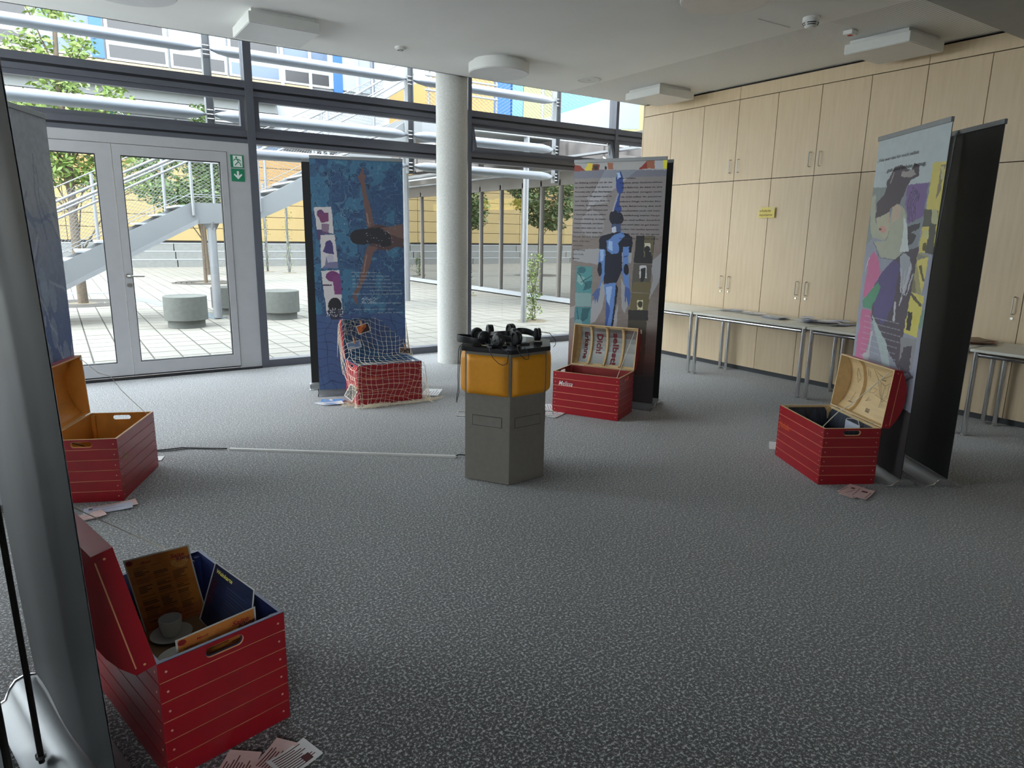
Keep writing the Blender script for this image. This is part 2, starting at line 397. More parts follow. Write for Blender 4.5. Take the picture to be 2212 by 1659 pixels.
# ---- double door
dr = bpy.data.objects.new('door_1', None); COL.objects.link(dr); dr['kind'] = 'structure'; dr.location = (.567, D, 0)
def DP(m, name, mats, par=None):
    m.v = [(v[0]-.567, v[1]-D, v[2]) for v in m.v]; return m.build(name, mats, par or dr)
m = MB(); m.box((1.644, D+.005, .022), (1.872, D+.11, 2.478)); m.box((-.735, D+.005, .022), (-.50, D+.11, 2.478)); m.box((-.50, D+.005, 2.378), (1.644, D+.11, 2.478))
DP(m, 'door_frame', [M_door])
DP(MB().box((-.50, D+.03, .03), (1.644, D+.05, .045)), 'gap_seal', [M_seal])
def leaf(x0, x1, gx0, gx1, name):
    m = MB(); y0, y1 = D, D+.075
    m.box((x0, y0, .048), (gx0, y1, 2.372)); m.box((gx1, y0, .048), (x1, y1, 2.372))
    m.box((gx0, y0, .048), (gx1, y1, .18)); m.box((gx0, y0, 2.268), (gx1, y1, 2.372))
    lf = DP(m, name, [M_door])
    s = MB(); ring(s, gx0, gx1, .18, 2.268, .008, D+.012, D+.06); DP(s, 'glazing_bead', [M_seal], lf)
    DP(MB().box((gx0+.008, D+.034, .188), (gx1-.008, D+.044, 2.26)), 'pane', [M_glass], lf); return lf
lfR = leaf(.570, 1.640, .642, 1.572, 'door_leaf'); lfL = leaf(-.496, .564, -.42, .425, 'door_leaf')
m = MB(); m.tube([(.60, D, 1.08), (.60, D-.012, 1.08)], .022, 14); m.tube([(.60, D-.01, 1.08), (.60, D-.05, 1.08), (.62, D-.062, 1.08), (.745, D-.062, 1.078)], .0095, 8)
DP(m, 'door_handle', [M_steel], lfR)
m = MB(); m.tube([(.602, D, .985), (.602, D-.01, .985)], .02, 14); m.box((.596, D-.014, .965), (.608, D-.008, .995)); DP(m, 'lock_cylinder', [M_steel], lfR)

# exit sign on the fixed side panel: pictogram and arrow
M_green = mat('sign_green', C(26, 128, 92), .5); M_signw = mat('sign_white', (.86, .88, .86), .5)
sg = thing('exit_sign', 'green and white emergency exit sign with running figure and arrow on door frame', 'sign', (1.746, D+.004, 2.213))
MB().box((-.068, -.004, .004), (.068, 0, .138)).box((-.068, -.004, -.138), (.068, 0, -.006)).build('sign_plate', M_green, sg, bevel=.001)
m = MB()
def flat(mb, pts, y=-.0052, mi=0):
    mb.add([(x, y, z) for x, z in pts], [tuple(range(len(pts)))], mi)
# white doorway with green figure
flat(m, [(-.042, .014), (.052, .014), (.052, .13), (-.042, .13)])
m.build('doorway_symbol', M_signw, sg)
m = MB(); circ = lambda cx, cz, r: [(cx+r*math.cos(i*math.pi/6), cz+r*math.sin(i*math.pi/6)) for i in range(12)]
flat(m, circ(-.008, .112, .010), -.0064)
for seg in ([(-.006, .10), (.012, .068)], [(.012, .068), (-.012, .045), (-.026, .028)], [(.012, .066), (.03, .05), (.036, .024)], [(-.006, .096), (-.028, .09), (-.036, .074)], [(-.004, .094), (.022, .088), (.036, .076)]):
    m.tube([(x, -.0058, z) for x, z in seg], .0048, 4)
m.build('running_figure', M_green, sg)
m = MB(); flat(m, [(-.011, -.03), (.011, -.03), (.011, -.078), (.034, -.056), (.044, -.068), (0, -.116), (-.044, -.068), (-.034, -.056), (-.011, -.078)])
m.build('arrow', M_signw, sg)

# ---- column
struct(MB().lathe([(.182, 0), (.182, 3.78)], 48, (3.995, 7.345, 0)).build('column', M_conc, smooth=False))
autosmooth(bpy.data.objects['column'])

# ------------------------------------------------------------ wall cabinets along the right wall
WX = 6.76; PIT = 1.035; Y0 = 7.06
def handle_mb(y, z, l=.145):
    m = MB(); x = WX
    m.tube([(x, y, z-l/2), (x-.028, y, z-l/2), (x-.034, y, z-l/2+.008), (x-.034, y, z+l/2-.008), (x-.028, y, z+l/2), (x, y, z+l/2)], .0052, 8); return m
cabs = []
for k in range(8):
    ya, yb = Y0-PIT*(k+1), Y0-PIT*k; yc = (ya+yb)/2
    if k == 0: pass
    g = 'fitted birch cupboards along the right wall'
    nm = ['birch cupboard unit at the window end of the wall, partly behind a black banner', 'birch cupboard unit with upper handles left of the yellow note', 'birch cupboard unit with the yellow note on its edge',
          'birch cupboard unit behind the grey and purple figure banner', 'birch cupboard unit right of the black banner back, handle near the frame edge'][k] if k < 5 else 'birch cupboard unit on the right wall, number %s counted from the windows' % ('six', 'seven', 'eight')[k-5]
    t = thing('wall_cabinet', nm, 'cabinet', (WX, yc, 0), 0, g)
    def BP(m, name, mats, par=t, bevel=0):
        m.v = [(v[0]-WX, v[1]-yc, v[2]) for v in m.v]; return m.build(name, mats, par, bevel=bevel)
    m = MB(); m.box((WX+.02, ya, .055), (XR-.003, yb, 3.115)); BP(m, 'carcass', [M_gap])
    BP(MB().box((WX+.035, ya, 0), (XR-.003, yb, .054)), 'plinth', [M_plinth])
    for s, (p, q) in enumerate(((ya, yc), (yc, yb))):
        for z0, z1, hz, lock in ((.058, 2.215, 1.035, True), (2.223, 3.115, 2.385, False)):
            d = BP(MB().box((WX, p+.0035, z0), (WX+.019, q-.0035, z1)), 'cabinet_door', [M_wood])
            hy = yc-.058 if s == 0 else yc+.058
            h = handle_mb(hy, hz); h.v = [(v[0]-WX, v[1]-yc, v[2]) for v in h.v]; autosmooth(h.build('handle', [M_steel], d))
            if lock:
                l = MB().tube([(WX, hy, .925), (WX-.008, hy, .925)], .0105, 12); l.v = [(v[0]-WX, v[1]-yc, v[2]) for v in l.v]; l.build('lock', [M_steel], d)
fb = bpy.data.objects.new('trim_6', None); COL.objects.link(fb); fb['kind'] = 'structure'
ye = Y0
for k, yb_ in enumerate((5.5075, 3.4375, 1.3675, -.7, -2.55)):
    MB().box((WX, yb_+.003, 3.123), (XR-.003, ye-.003, 3.258)).build('fascia_board', M_wood, fb); ye = yb_
MB().box((WX+.03, YB, 3.1), (XR-.003, Y0-.002, 3.277)).build('shadow_gap', M_gap, fb)
# thin end panel of the run
struct(MB().box((WX-.001, Y0, 0), (XR+.19, Y0+.019, 3.27)).build('trim_7', M_wood))

# ------------------------------------------------------------ ceiling fittings
def sq_lamp(x, y, rz, lab, s=.57):
    t = thing('square_ceiling_lamp', lab, 'lamp', (x, y, CH), rz, 'flat square lamps on the ceiling')
    MB().box((-s/2+.03, -s/2+.03, -.035), (s/2-.03, s/2-.03, 0)).build('mount', M_lampb, t)
    MB().box((-s/2, -s/2, -.113), (s/2, s/2, -.034)).build('housing', M_lampb, t, bevel=.004)
    MB().box((-s/2+.008, -s/2+.008, -.117), (s/2-.008, s/2-.008, -.113)).build('diffuser', M_lampd, t)
def rd_lamp(x, y, lab, r=.31):
    t = thing('round_ceiling_lamp', lab, 'lamp', (x, y, CH), 0, 'flat round lamps on the ceiling')
    MB().lathe([(r*.86, -.03), (r*.86, 0)], 48).build('mount', M_lampb, t)
    autosmooth(MB().lathe([(r-.006, -.118), (r, -.112), (r, -.03), (r-.01, -.028), (.02, -.028)], 64).build('housing', M_lampb, t))
    MB().lathe([(r-.012, -.1215), (r-.010, -.118), (.01, -.1175)], 64).build('diffuser', M_lampd, t)
sq_lamp(1.75, 6.31, 0, 'square white ceiling lamp nearest the glass doors')
sq_lamp(6.24, 6.28, 0, 'square white ceiling lamp in the corner between windows and cupboards')
sq_lamp(6.32, 3.54, 0, 'square white ceiling lamp beside the red-dotted sensor over the cupboards')
rd_lamp(3.98, 6.31, 'round white ceiling lamp right in front of the column')
rd_lamp(4.06, 3.50, 'round white ceiling lamp cut by the top edge of the picture')
rd_lamp(.62, 5.84, 'round white ceiling lamp at the top left, only its rim visible')
t = thing('ceiling_speaker', 'flush round speaker cover in the ceiling right of the column', 'speaker', (5.22, 6.37, CH))
autosmooth(MB().lathe([(.135, 0), (.135, -.008), (.118, -.012), (.11, -.006), (.004, -.006)], 48).build('cover', M_lampb, t)); MB().box((-.02, -.004, -.012), (.02, .004, -.006)).build('latch', M_lampd, t)
t = thing('presence_sensor', 'small white round sensor on ceiling between the left lamps', 'sensor', (2.94, 6.42, CH))
autosmooth(MB().lathe([(.052, 0), (.052, -.014), (.04, -.022), (.022, -.03), (.001, -.034)], 32).build('sensor_body', M_wplast, t)); MB().lathe([(.03, -.0275), (.026, -.031), (.02, -.0315)], 24).build('sensor_ring', mat('sensor_grey', C(120, 120, 118), .5), t)
t = thing('smoke_detector', 'domed white smoke detector with black slots on ceiling', 'detector', (5.21, 3.615, CH))
autosmooth(MB().lathe([(.062, 0), (.064, -.03), (.060, -.036), (.05, -.062), (.035, -.078), (.001, -.082)], 32).build('detector_body', M_wplast, t))
m = MB()
for z, r in ((-.045, .0585), (-.058, .0525)):
    for a in range(4): m.tube([(r*math.cos(a*math.pi/2+.15+i*.2), r*math.sin(a*math.pi/2+.15+i*.2), z) for i in range(7)], .0035, 4)
m.build('vent_slot', M_seal, t)
t = thing('alarm_sensor', 'small white ceiling box with a red mark beside smoke detector', 'sensor', (5.79, 3.63, CH), R(4))
MB().box((-.05, -.04, -.034), (.05, .04, 0)).build('sensor_body', M_wplast, t, bevel=.004)
MB().box((-.02, -.018, -.0365), (.02, .018, -.034)).build('red_mark', mat('signal_red', C(190, 30, 40), .5), t)
m = MB(); m.tube([(4.9, 3.88, CH-.001), (5.3, 3.87, CH-.001)], .003, 4); struct(m.build('trim_8', M_lampd))

# handwritten note on the cupboard
t = thing('paper_note', 'yellow handwritten paper note taped across two cupboard doors', 'note', (WX-.0225, 4.995, 1.79))
M_note = mat('note_yellow', C(226, 208, 120), .7, var=.03)
MB().box((0, -.105, 0), (.001, .105, .115)).build('paper', M_note, t)
m = MB(); Mx = Matrix(((0, 0, -1, -.0006), (-1, 0, 0, .095), (0, 1, 0, 0), (0, 0, 0, 1)))
text_to(m, 'Schulische', Matrix.Translation((0, 0, .066)) @ Mx, .15, .026, shear=.3); text_to(m, 'Ansprechpartner', Matrix.Translation((0, 0, .022)) @ Mx, .18, .024, shear=.3)
m.build('handwriting', mat('brown_ink', C(120, 70, 40), .7), t)
for yy in (-.07, .08): MB().box((-.002, yy-.02, .088), (-.0008, yy+.02, .108)).build('tape_strip', mat('tape', C(215, 200, 150), .3), t)
# ============================================================ OUTSIDE
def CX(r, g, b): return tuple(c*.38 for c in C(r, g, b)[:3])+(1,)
M_pav = mat('paver', CX(166, 161, 150), .85, var=.07, vscale=3, bump=.05)
M_pav2 = mat('paver_joint', CX(76, 70, 62), .9)
M_ocon = mat('outdoor_concrete', CX(168, 168, 164), .85, var=.10, vscale=7, bump=.1)
M_oc2 = mat('stool_concrete', CX(128, 130, 124), .85, var=.10, vscale=16, bump=.1)
M_galv = mat('galvanised', CX(176, 178, 182), .5, metal=.2, var=.06, vscale=5)
M_strg = mat('stringer_grey', CX(160, 163, 166), .5, metal=.15, var=.06, vscale=1.5)
M_owh = mat('outdoor_white', CX(214, 218, 224), .5, var=.02)
M_blade = mat('sunblade', CX(206, 212, 224), .4, var=.02)
M_yel = mat('yellow_cladding', CX(214, 184, 122), .7, var=.03); M_yel2 = mat('yellow_cladding_deep', CX(214, 166, 98), .7, var=.03); M_ygr = mat('green_yellow_cladding', CX(190, 190, 130), .7, var=.03)
M_bluep = mat('blue_panel', CX(50, 120, 205), .5); M_teal = mat('teal_panel', CX(60, 160, 165), .5); M_lblue = mat('light_blue_panel', CX(120, 185, 215), .5)
M_wdark = mat('far_window_dark', CX(64, 62, 66), .25, var=.1); M_wblue = mat('far_window_glass', CX(110, 130, 160), .15, var=.1, vscale=.4)
M_wwhite = mat('far_white_panel', CX(196, 206, 222), .5, var=.03); M_fgrey = mat('far_grey_blade', CX(112, 114, 112), .6, var=.04); M_peach = mat('peach_band', CX(222, 190, 150), .7)
M_timb = mat('weathered_timber', CX(128, 120, 118), .85, var=.35, vscale=2.5, bump=.2)
M_leaf = mat('leaf_green', CX(120, 158, 58), .6, var=.25, vscale=3, col2=CX(168, 190, 92)); M_leafd = mat('leaf_deep', CX(84, 120, 58), .6, var=.25, vscale=2, col2=CX(130, 156, 84))
M_bark = mat('bark', CX(128, 112, 94), .9, var=.25, vscale=20, bump=.3); M_twig = mat('twig', CX(110, 96, 76), .9)
M_mesh = mat('steel_mesh', CX(150, 152, 152), .5, metal=.3)
M_soil = mat('grit', CX(150, 136, 112), .95, var=.3, vscale=30)

# ---- paving
struct(MB().box((-16, D+.1, -.30), (26, 44, -.036)).build('paving_bed', M_pav2))
pv = bpy.data.objects.new('paving', None); COL.objects.link(pv); pv['kind'] = 'structure'; pv.location = (0, 0, -.03)
PX, PY = .325, .405
def paver_mesh(w_, h_, name):
    m = MB(); a, b = w_/2, h_/2; e = .004
    m.add([(-a, -b, -.02), (a, -b, -.02), (a, b, -.02), (-a, b, -.02), (-a+e, -b+e, 0), (a-e, -b+e, 0), (a-e, b-e, 0), (-a+e, b-e, 0)], [(4, 5, 6, 7), (0, 1, 5, 4), (1, 2, 6, 5), (2, 3, 7, 6), (3, 0, 4, 7)])
    me = bpy.data.meshes.new(name); me.from_pydata(m.v, [], m.f); me.materials.append(M_pav); return me
pm = paver_mesh(PX-.012, PY-.014, 'paver')
rp = random.Random(3); far = MB(); cnt = 0
for j in range(62):
    for i in range(-40, 74):
        x = i*PX+.09; y = 8.32+PY*(j+.5)
        if y > 33.0: continue
        near = cnt < 300 and ((x > -.2+.0 and x < 2.9+.25*(y-8.3)) and y < 16)
        dz = rp.uniform(-.0015, .0015)
        if near:
            o = bpy.data.objects.new('paver', pm); COL.objects.link(o); o.parent = pv; o.location = (x, y, dz); cnt += 1
        elif y < 20 or (i % 1 == 0):
            if x < -9 or x > 12: continue
            n = len(far.v); a, b = PX/2-.006, PY/2-.007
            far.v += [(x-a, y-b, dz), (x+a, y-b, dz), (x+a, y+b, dz), (x-a, y+b, dz)]; far.f.append((n, n+1, n+2, n+3)); far.m.append(0)
            far.v += [(x-a, y-b, -.012), (x+a, y-b, -.012)]; far.f.append((n+4, n+5, n+1, n)); far.m.append(0)
far.build('pavers', M_pav, pv, kind='stuff')
# drain channel with slots in front of the doors
t = thing('drain_channel', 'pale slotted drain channel outside the glass doors', 'drain', (.6, 8.42, -.03))
MB().box((-1.3, -.055, -.02), (1.2, .055, .004)).build('channel', mat('drain_pale', CX(186, 198, 204), .5), t); m = MB()
for k in range(40): m.box((-1.28+k*.0622, -.045, .0042), (-1.255+k*.0622, .045, .0055))
m.build('slots', mat('drain_slot', CX(120, 140, 150), .5), t, kind='stuff')
t = tag(MB().prism([(1.02, 19.8), (1.35, 19.8), (2.55, 13.4), (2.3, 13.3)], 'z', -.029, -.024).prism([(-6, 19.8), (1.35, 19.8), (1.35, 20.3), (-6, 20.4)], 'z', -.029, -.0245).build('gutter_strip', mat('strip_bluegrey', CX(150, 166, 176), .7)), 'blue-grey drainage strip bending across the courtyard paving', 'strip')

# ---- concrete drum seats
def stool(x, y, lab, r=.335, h=.49):
    t = thing('concrete_stool', lab, 'stool', (x, y, -.03), 0, 'round concrete stools in the courtyard')
    autosmooth(MB().lathe([(r*.85, 0), (r*.85, .12), (.02, .12)], 48).build('foot', M_oc2, t)); autosmooth(MB().lathe([(r*.9, .12), (r-.005, .125), (r, .13), (r, h+.02), (r-.012, h+.03), (r-.03, h+.03), (r-.04, h+.026), (.01, h+.026)], 56).build('drum', M_oc2, t))
stool(1.72, 12.42, 'round concrete stool nearest, seen through the right door leaf'); stool(2.75, 14.1, 'round concrete stool half hidden behind the steel pillar and door frame'); stool(3.40, 12.9, 'round concrete stool left of the swimmer banner')

# ---- outdoor staircase
stc = thing('outdoor_staircase', 'grey steel outdoor staircase with mesh railings climbing to the right', 'staircase', (2.35, 13.9, -.03))
ox, oy = 2.35, 13.9
def SP(m, name, mt, smooth=False, kind=None, par=None):
    m.v = [(x-ox, y-oy, z+.03) for x, y, z in m.v]; o = m.build(name, mt, par or stc, kind=kind)
    return autosmooth(o) if smooth else o
YN, YF = 13.22, 14.62
for y in (YN, YF):
    m = MB(); up = [(-1.9, 0), (-1.62, .0), (-.3, .36), (.15, .60), (2.15, 1.66), (3.05, 1.70), (3.25, 1.79), (4.0, 2.14), (6.35, 3.30), (6.35, 3.82), (6.05, 3.70), (5.35, 3.24), (4.0, 2.55), (3.1, 2.06), (2.9, 2.02), (2.06, 2.02), (.14, 1.04), (-1.9, .06)]
    m.prism(up, 'y', y-.02, y+.02); SP(m, 'stringer', M_strg)
    if y == YN: m = MB(); m.prism([(-1.62, 0), (-.3, .36), (.15, .60), (2.15, 1.66), (2.15, 1.74), (.15, .68), (-.3, .44), (-1.6, .08)], 'y', y-.035, y-.02); SP(m, 'lower_flange', M_galv)
for k in range(13):
    x = -1.75+k*.31; z = .10+k*.155
    if x < 2.0: SP(MB().box((x-.14, YN+.02, z-.02), (x+.16, YF-.02, z+.012)), 'tread', M_owh)
for k in range(11):
    x = 3.35+k*.30; z = 2.16+k*.155; SP(MB().box((x-.14, YN+.02, z-.02), (x+.15, YF-.02, z+.012)), 'tread', M_owh)
SP(MB().box((2.06, YN+.02, 1.96), (3.15, YF-.02, 2.0)), 'landing', M_galv)
m = MB(); m.tube([(2.375, 13.32, 0), (2.375, 13.32, 1.60)], .075, 20); SP(m, 'pillar', M_galv, True); m = MB(); m.tube([(2.375, 13.32, 1.55), (2.375, 13.32, 1.70)], [.075, .15], 4); SP(m, 'pillar_head', M_galv)
lineN = lambda x: 1.04+.5*(x-.14) if x < 2.06 else (2.02 if x < 3.05 else 2.04+.5*(x-3.05) if x < 5.3 else 3.2+.62*(x-5.3))
def rail(y, hs, r, nm, xs):
    SP(MB().tube([(x, y, lineN(x)+hs) for x in xs], r, 8), nm, M_galv, True)
XS = [-1.8, .14, 2.06, 2.12, 3.02, 3.1, 4.2, 5.3, 6.3]
rail(YN-.05, .83, .024, 'handrail', [-1.8, .14, 2.06, 2.3]); rail(YN-.05, .68, .018, 'lower_rail', [-1.8, .14, 2.06, 2.3]); rail(YN-.05, .83, .024, 'handrail', [2.95, 3.05, 4.2, 5.3, 6.3]); rail(YN-.05, .68, .018, 'lower_rail', [2.95, 3.05, 4.2, 5.3, 6.3])
rail(YF+.03, .98, .022, 'handrail', XS); rail(YF+.03, .80, .016, 'lower_rail', XS); rail(YF+.03, .16, .006, 'wire', XS); rail(YN+.06, .14, .006, 'wire', XS)
rail(YN+.04, 1.15, .010, 'top_wire', XS)
for x in (-1.5, 2.08, 3.2, 4.52, 6.12): SP(MB().tube([(x, YN-.05, lineN(x)-.22), (x, YN-.05, lineN(x)+1.25)], .026, 10), 'rail_post', M_galv, True)
for x in (-1.0, .68, 1.83, 2.70, 3.7, 4.9, 6.05): SP(MB().tube([(x, YF+.04, lineN(x)-.1), (x, YF+.04, lineN(x)+1.2)], .028, 10), 'rail_post', M_galv, True)
def mesh_panel(mb, P00, P10, P11, P01, cell=.10, r=.0035):
    a, b, c, d = map(Vector, (P00, P10, P11, P01)); L1_ = (b-a).length; L2_ = (d-a).length; n1 = max(1, int(L1_/cell)); n2 = max(1, int(L2_/cell*1.6))
    P = lambda u, v: a.lerp(b, u).lerp(d.lerp(c, u), v)
    k = n1+n2
    for i in range(-n2, n1+1):
        for sgn in (0, 1):
            pts = []
            u0, v0 = i/n1, 0.0; du = n2/n1
            ua, ub = u0, u0+du; va, vb = 0, 1
            if ua < 0: va = -ua/du; ua = 0
            if ub > 1: vb = 1-(ub-1)/du; ub = 1
            if va >= vb: continue
            p, q = (P(ua, va), P(ub, vb)) if not sgn else (P(ua, 1-va), P(ub, 1-vb))
            mb.tube([p, q], r, 3)
m = MB()
for x0, x1 in ((-1.8, .14), (.14, 2.06), (2.1, 3.05), (3.05, 5.3), (5.3, 6.3)):
    mesh_panel(m, (x0, YF+.05, lineN(x0+.001)+.05), (x1, YF+.05, lineN(x1-.001)+.05), (x1, YF+.05, lineN(x1-.001)+1.1), (x0, YF+.05, lineN(x0+.001)+1.1))
SP(m, 'railing_mesh', M_mesh, kind='stuff')

# ---- raised terrace and walkway to the right
ter = thing('raised_terrace', 'white edged raised terrace with mesh railing above the timber planks', 'terrace', (8.2, 12.0, 3.25))
def TP(m, name, mt, smooth=False, kind=None):
    m.v = [(x-8.2, y-12.0, z-3.25) for x, y, z in m.v]; o = m.build(name, mt, ter, kind=kind); return autosmooth(o) if smooth else o
TP(MB().box((5.95, 10.35, 3.25), (9.55, 10.45, 3.33)), 'edge_beam', M_owh); 
TP(MB().prism([(6.2, 3.82), (6.2, 3.45), (7.6, 3.62), (9.5, 3.62), (9.5, 3.80)], 'y', 12.6, 14.7), 'deck', M_strg)
for x in (7.16,): TP(MB().tube([(x, 10.40, -.03), (x, 10.40, 3.25)], .052, 16), 'support_post', M_galv, True)
TP(MB().tube([(6.97, 15.1, -.03), (6.97, 15.1, 3.6)], .085, 16), 'support_post', M_galv, True)
m = MB(); mesh_panel(m, (6.3, 12.65, 3.85), (9.5, 12.65, 3.85), (9.5, 12.65, 4.9), (6.3, 12.65, 4.9), .11); TP(m, 'railing_mesh', M_mesh, kind='stuff')
for z in (4.28, 4.55, 4.9): TP(MB().tube([(6.3, 12.66, z), (7.95 if z < 4.6 else 9.5, 12.66, z)], .02, 8), 'rail', M_galv, True)
for x in (6.4, 7.95, 9.4): TP(MB().tube([(x, 12.68, 3.8), (x, 12.68, 4.9)], .022, 8), 'rail_post', M_galv, True)
# second flight rising right (white stringer with mesh)
fl = thing('upper_stair_flight', 'white upper stair flight with mesh rising behind the right window bay', 'staircase', (11.0, 14.0, 4.0)); autosmooth(MB().tube([(1.6, .1, -.8), (1.6, .1, .6)], .06, 10).build('support_post', M_galv, fl))
m = MB(); m.prism([(10.0, 4.05), (13.2, 4.35), (13.2, 5.35), (10.0, 4.25)], 'y', 13.98, 14.04); m.v = [(x-11, y-14, z-4) for x, y, z in m.v]; m.build('stringer', M_wwhite, fl)
m = MB(); mesh_panel(m, (10.0, 14.0, 4.35), (13.2, 14.0, 5.4), (13.2, 14.0, 6.4), (10.0, 14.0, 5.35), .12); m.v = [(x-11, y-14, z-4) for x, y, z in m.v]; m.build('railing_mesh', M_mesh, fl, kind='stuff')
for x in (10.05, 12.2): m = MB(); z = 4.2+(x-10)*.33; m.tube([(x, 13.95, z-.1), (x, 13.95, z+1.4)], .03, 8); m.v = [(a-11, b-14, c-4) for a, b, c in m.v]; autosmooth(m.build('rail_post', M_galv, fl))

# ---- horizontal sun blades and their hangers
LY = 9.3
def blade(x0, x1, z, rad, lab):
    t = thing('sun_blade', lab, 'sun blade', ((x0+x1)/2, LY, z), 0, 'white horizontal sun blades outside the windows'); L_ = (x1-x0)/2
    xs = [-L_, -L_+.10, -L_+.22, L_-.22, L_-.10, L_]; sc = [.15, .7, 1, 1, .7, .15]; vs = []; fs = []; n = 16
    for x, s in zip(xs, sc):
        for k in range(n):
            a = 2*math.pi*k/n; vs.append((x, .12*s*math.cos(a)+.0, rad*s*math.sin(a)+.02*s*math.cos(a)))
    for i in range(5):
        for k in range(n): fs.append((i*n+k, i*n+(k+1) % n, (i+1)*n+(k+1) % n, (i+1)*n+k))
    fs += [tuple(range(n))[::-1], tuple(range(5*n, 6*n))]
    autosmooth(MB().add(vs, fs).build('blade', M_blade, t), 40)
HX = (-1.35, 1.74, 4.38, 6.98)
nm = {0: 'left of the doors', 1: 'left bay', 2: 'middle bay', 3: 'right bay'}
for zz, rad, row in ((3.66, .064, 'top'), (2.92, .070, 'middle'), (2.50, .064, 'lowest')):
    for k in range(4):
        x0 = HX[k-1]+.045 if k else -4.2; x1 = HX[k]-.045
        if row == 'lowest' and k < 2 : continue
        blade(x0, x1, zz, rad, 'white %s sun blade outside the %s' % (row, ('area left of the doors', 'window bay over the doors', 'middle window bay', 'right window bay')[k]))
for k, x in enumerate(HX):
    t = thing('blade_hanger', 'grey steel blade hanger outside, %s' % ('far left', 'over the door leaf', 'just left of the column', 'above the dancer banner')[k], 'bracket', (x, LY, 2.4 if k > 1 else 2.62), 0, None)
    h = 4.2-t.location.z
    MB().box((-.045, -.05, 0), (-.038, .05, h)).box((.038, -.05, 0), (.045, .05, h)).box((-.038, -.005, 0), (.038, .005, h)).build('hanger_profile', M_galv, t)
    m = MB()
    for q in (3.64, 2.92, 2.49):
        for dz in (-.05, 0, .05):
            if q+dz > t.location.z: m.tube([(-.05, -.03, q+dz-t.location.z), (.05, -.03, q+dz-t.location.z)], .006, 6)
    m.build('bolts', M_chrome, t)

# ---- far courtyard building
FY = 34.0
bd = thing('courtyard_building', 'large yellow and white courtyard building with window bands across the yard', 'building', (0, FY, -.03))
def FP(m, name, mt, par=None, kind=None):
    m.v = [(x, y-FY, z+.03) for x, y, z in m.v]; return m.build(name, mt, par or bd, kind=kind)
FP(MB().box((-22, FY+.1, 0), (34, FY+1, 14)), 'wall', M_owh)
r_ = random.Random(9)
for i in range(11):
    for j in range(7):
        x0 = -16+i*3.3; z0 = 1.08+j*.56
        if x0 > 20: continue
        FP(MB().box((x0+.012, FY-.02-(.006 if (i+j) % 2 else 0), z0+.012), (x0+3.288, FY+.1, z0+.548)), 'cladding_panel', M_yel if x0 < 5 and (i*7+j) % 5 else (M_yel2 if j > 3 else M_yel))
FP(MB().box((-22, FY+.02, 1.0), (34, FY+.1, 5.0)), 'joint_backing', M_gap)
# storey above: blue glass, grey blades, peach band, window band
for i in range(14):
    x0 = -16+i*3.0
    w_ = FP(MB().box((x0, FY-.02, 5.05), (x0+2.9, FY+.1, 6.25)), 'window', M_owh)
    for s_ in (0, 1): FP(MB().box((x0+.08+s_*1.4, FY-.03, 5.15), (x0+1.42+s_*1.4, FY-.02, 6.15)), 'pane', M_wblue if (i+s_) % 3 else M_wdark, w_)
for k, (z0, z1) in enumerate(((6.32, 6.62), (6.80, 7.20), (7.36, 7.72))):
    FP(MB().prism([(FY-.55, z0), (FY-.35, z0-.02), (FY-.15, z1), (FY-.35, z1+.02)], 'x', -18, 9.2), 'shading_blade', M_fgrey)
    FP(MB().box((-18, FY-.6, z0-.10), (9.2, FY-.5, z0-.04)), 'blade_edge', M_owh)
FP(MB().box((-18, FY-.02, 6.3), (9.2, FY+.1, 7.8)), 'window_strip', M_wblue)
FP(MB().box((-18, FY-.05, 7.85), (11.0, FY+.1, 8.25)), 'peach_band', M_peach)
for i in range(12):
    x0 = -16.2+i*2.35
    w_ = FP(MB().box((x0, FY-.06, 8.28), (x0+2.25, FY+.1, 9.25)), 'window', M_owh)
    FP(MB().box((x0+.1, FY-.07, 8.38), (x0+2.15, FY-.06, 8.86)), 'pane', M_wdark if i % 3 != 1 else M_wblue, w_); FP(MB().box((x0+.1, FY-.07, 8.92), (x0+2.15, FY-.06, 9.18)), 'pane', M_wwhite, w_)
for i in range(12):
    x0 = -16.2+i*2.35
    w_ = FP(MB().box((x0, FY-.02, 9.32), (x0+2.25, FY+.1, 10.9)), 'window', M_owh)
    FP(MB().box((x0+.12, FY-.03, 9.45), (x0+2.12, FY-.02, 10.8)), 'pane', (M_wdark, M_wwhite, M_wdark, M_wblue)[i % 4] , w_)
for x, z0, z1, mt in ((2.3, 8.3, 10.9, M_bluep), (12.25, 7.9, 10.9, M_bluep), (2.4, 5.0, 6.3, M_teal), (15.5, 8.0, 10.9, M_lblue)):
    FP(MB().box((x-.22, FY-.1, z0), (x+.22, FY, z1)), 'colour_panel', mt)
for x in (9.6, 10.9, 13.2, 14.6, 16.4, 18.0): FP(MB().box((x-.07, FY-.12, 7.8), (x+.07, FY, 11)), 'mullion', M_owh)
for i in range(5): FP(MB().box((9.5+i*2.3, FY-.05, 8.3), (11.6+i*2.3, FY+.1, 10.9)), 'pane', M_wwhite if i % 2 else M_wblue)
# stepped concrete seating wall in front of it
for k in range(3):
    t = thing('concrete_step', ('lowest', 'middle', 'topmost')[k]+' long pale concrete step below the yellow facade', 'step', (0, 32.9+k*.4, -.03), 0, None)
    for i in range(9): MB().box((-16+i*3.4+.02, 0, 0), (-16+i*3.4+3.38, .42 if k < 2 else .3, .34*(k+1))).build('block', M_ocon, t)
    MB().box((-16, -.01, .34*(k+1)-.03), (14.6, .05, .34*(k+1)+.004)).build('step_edge', M_owh, t)

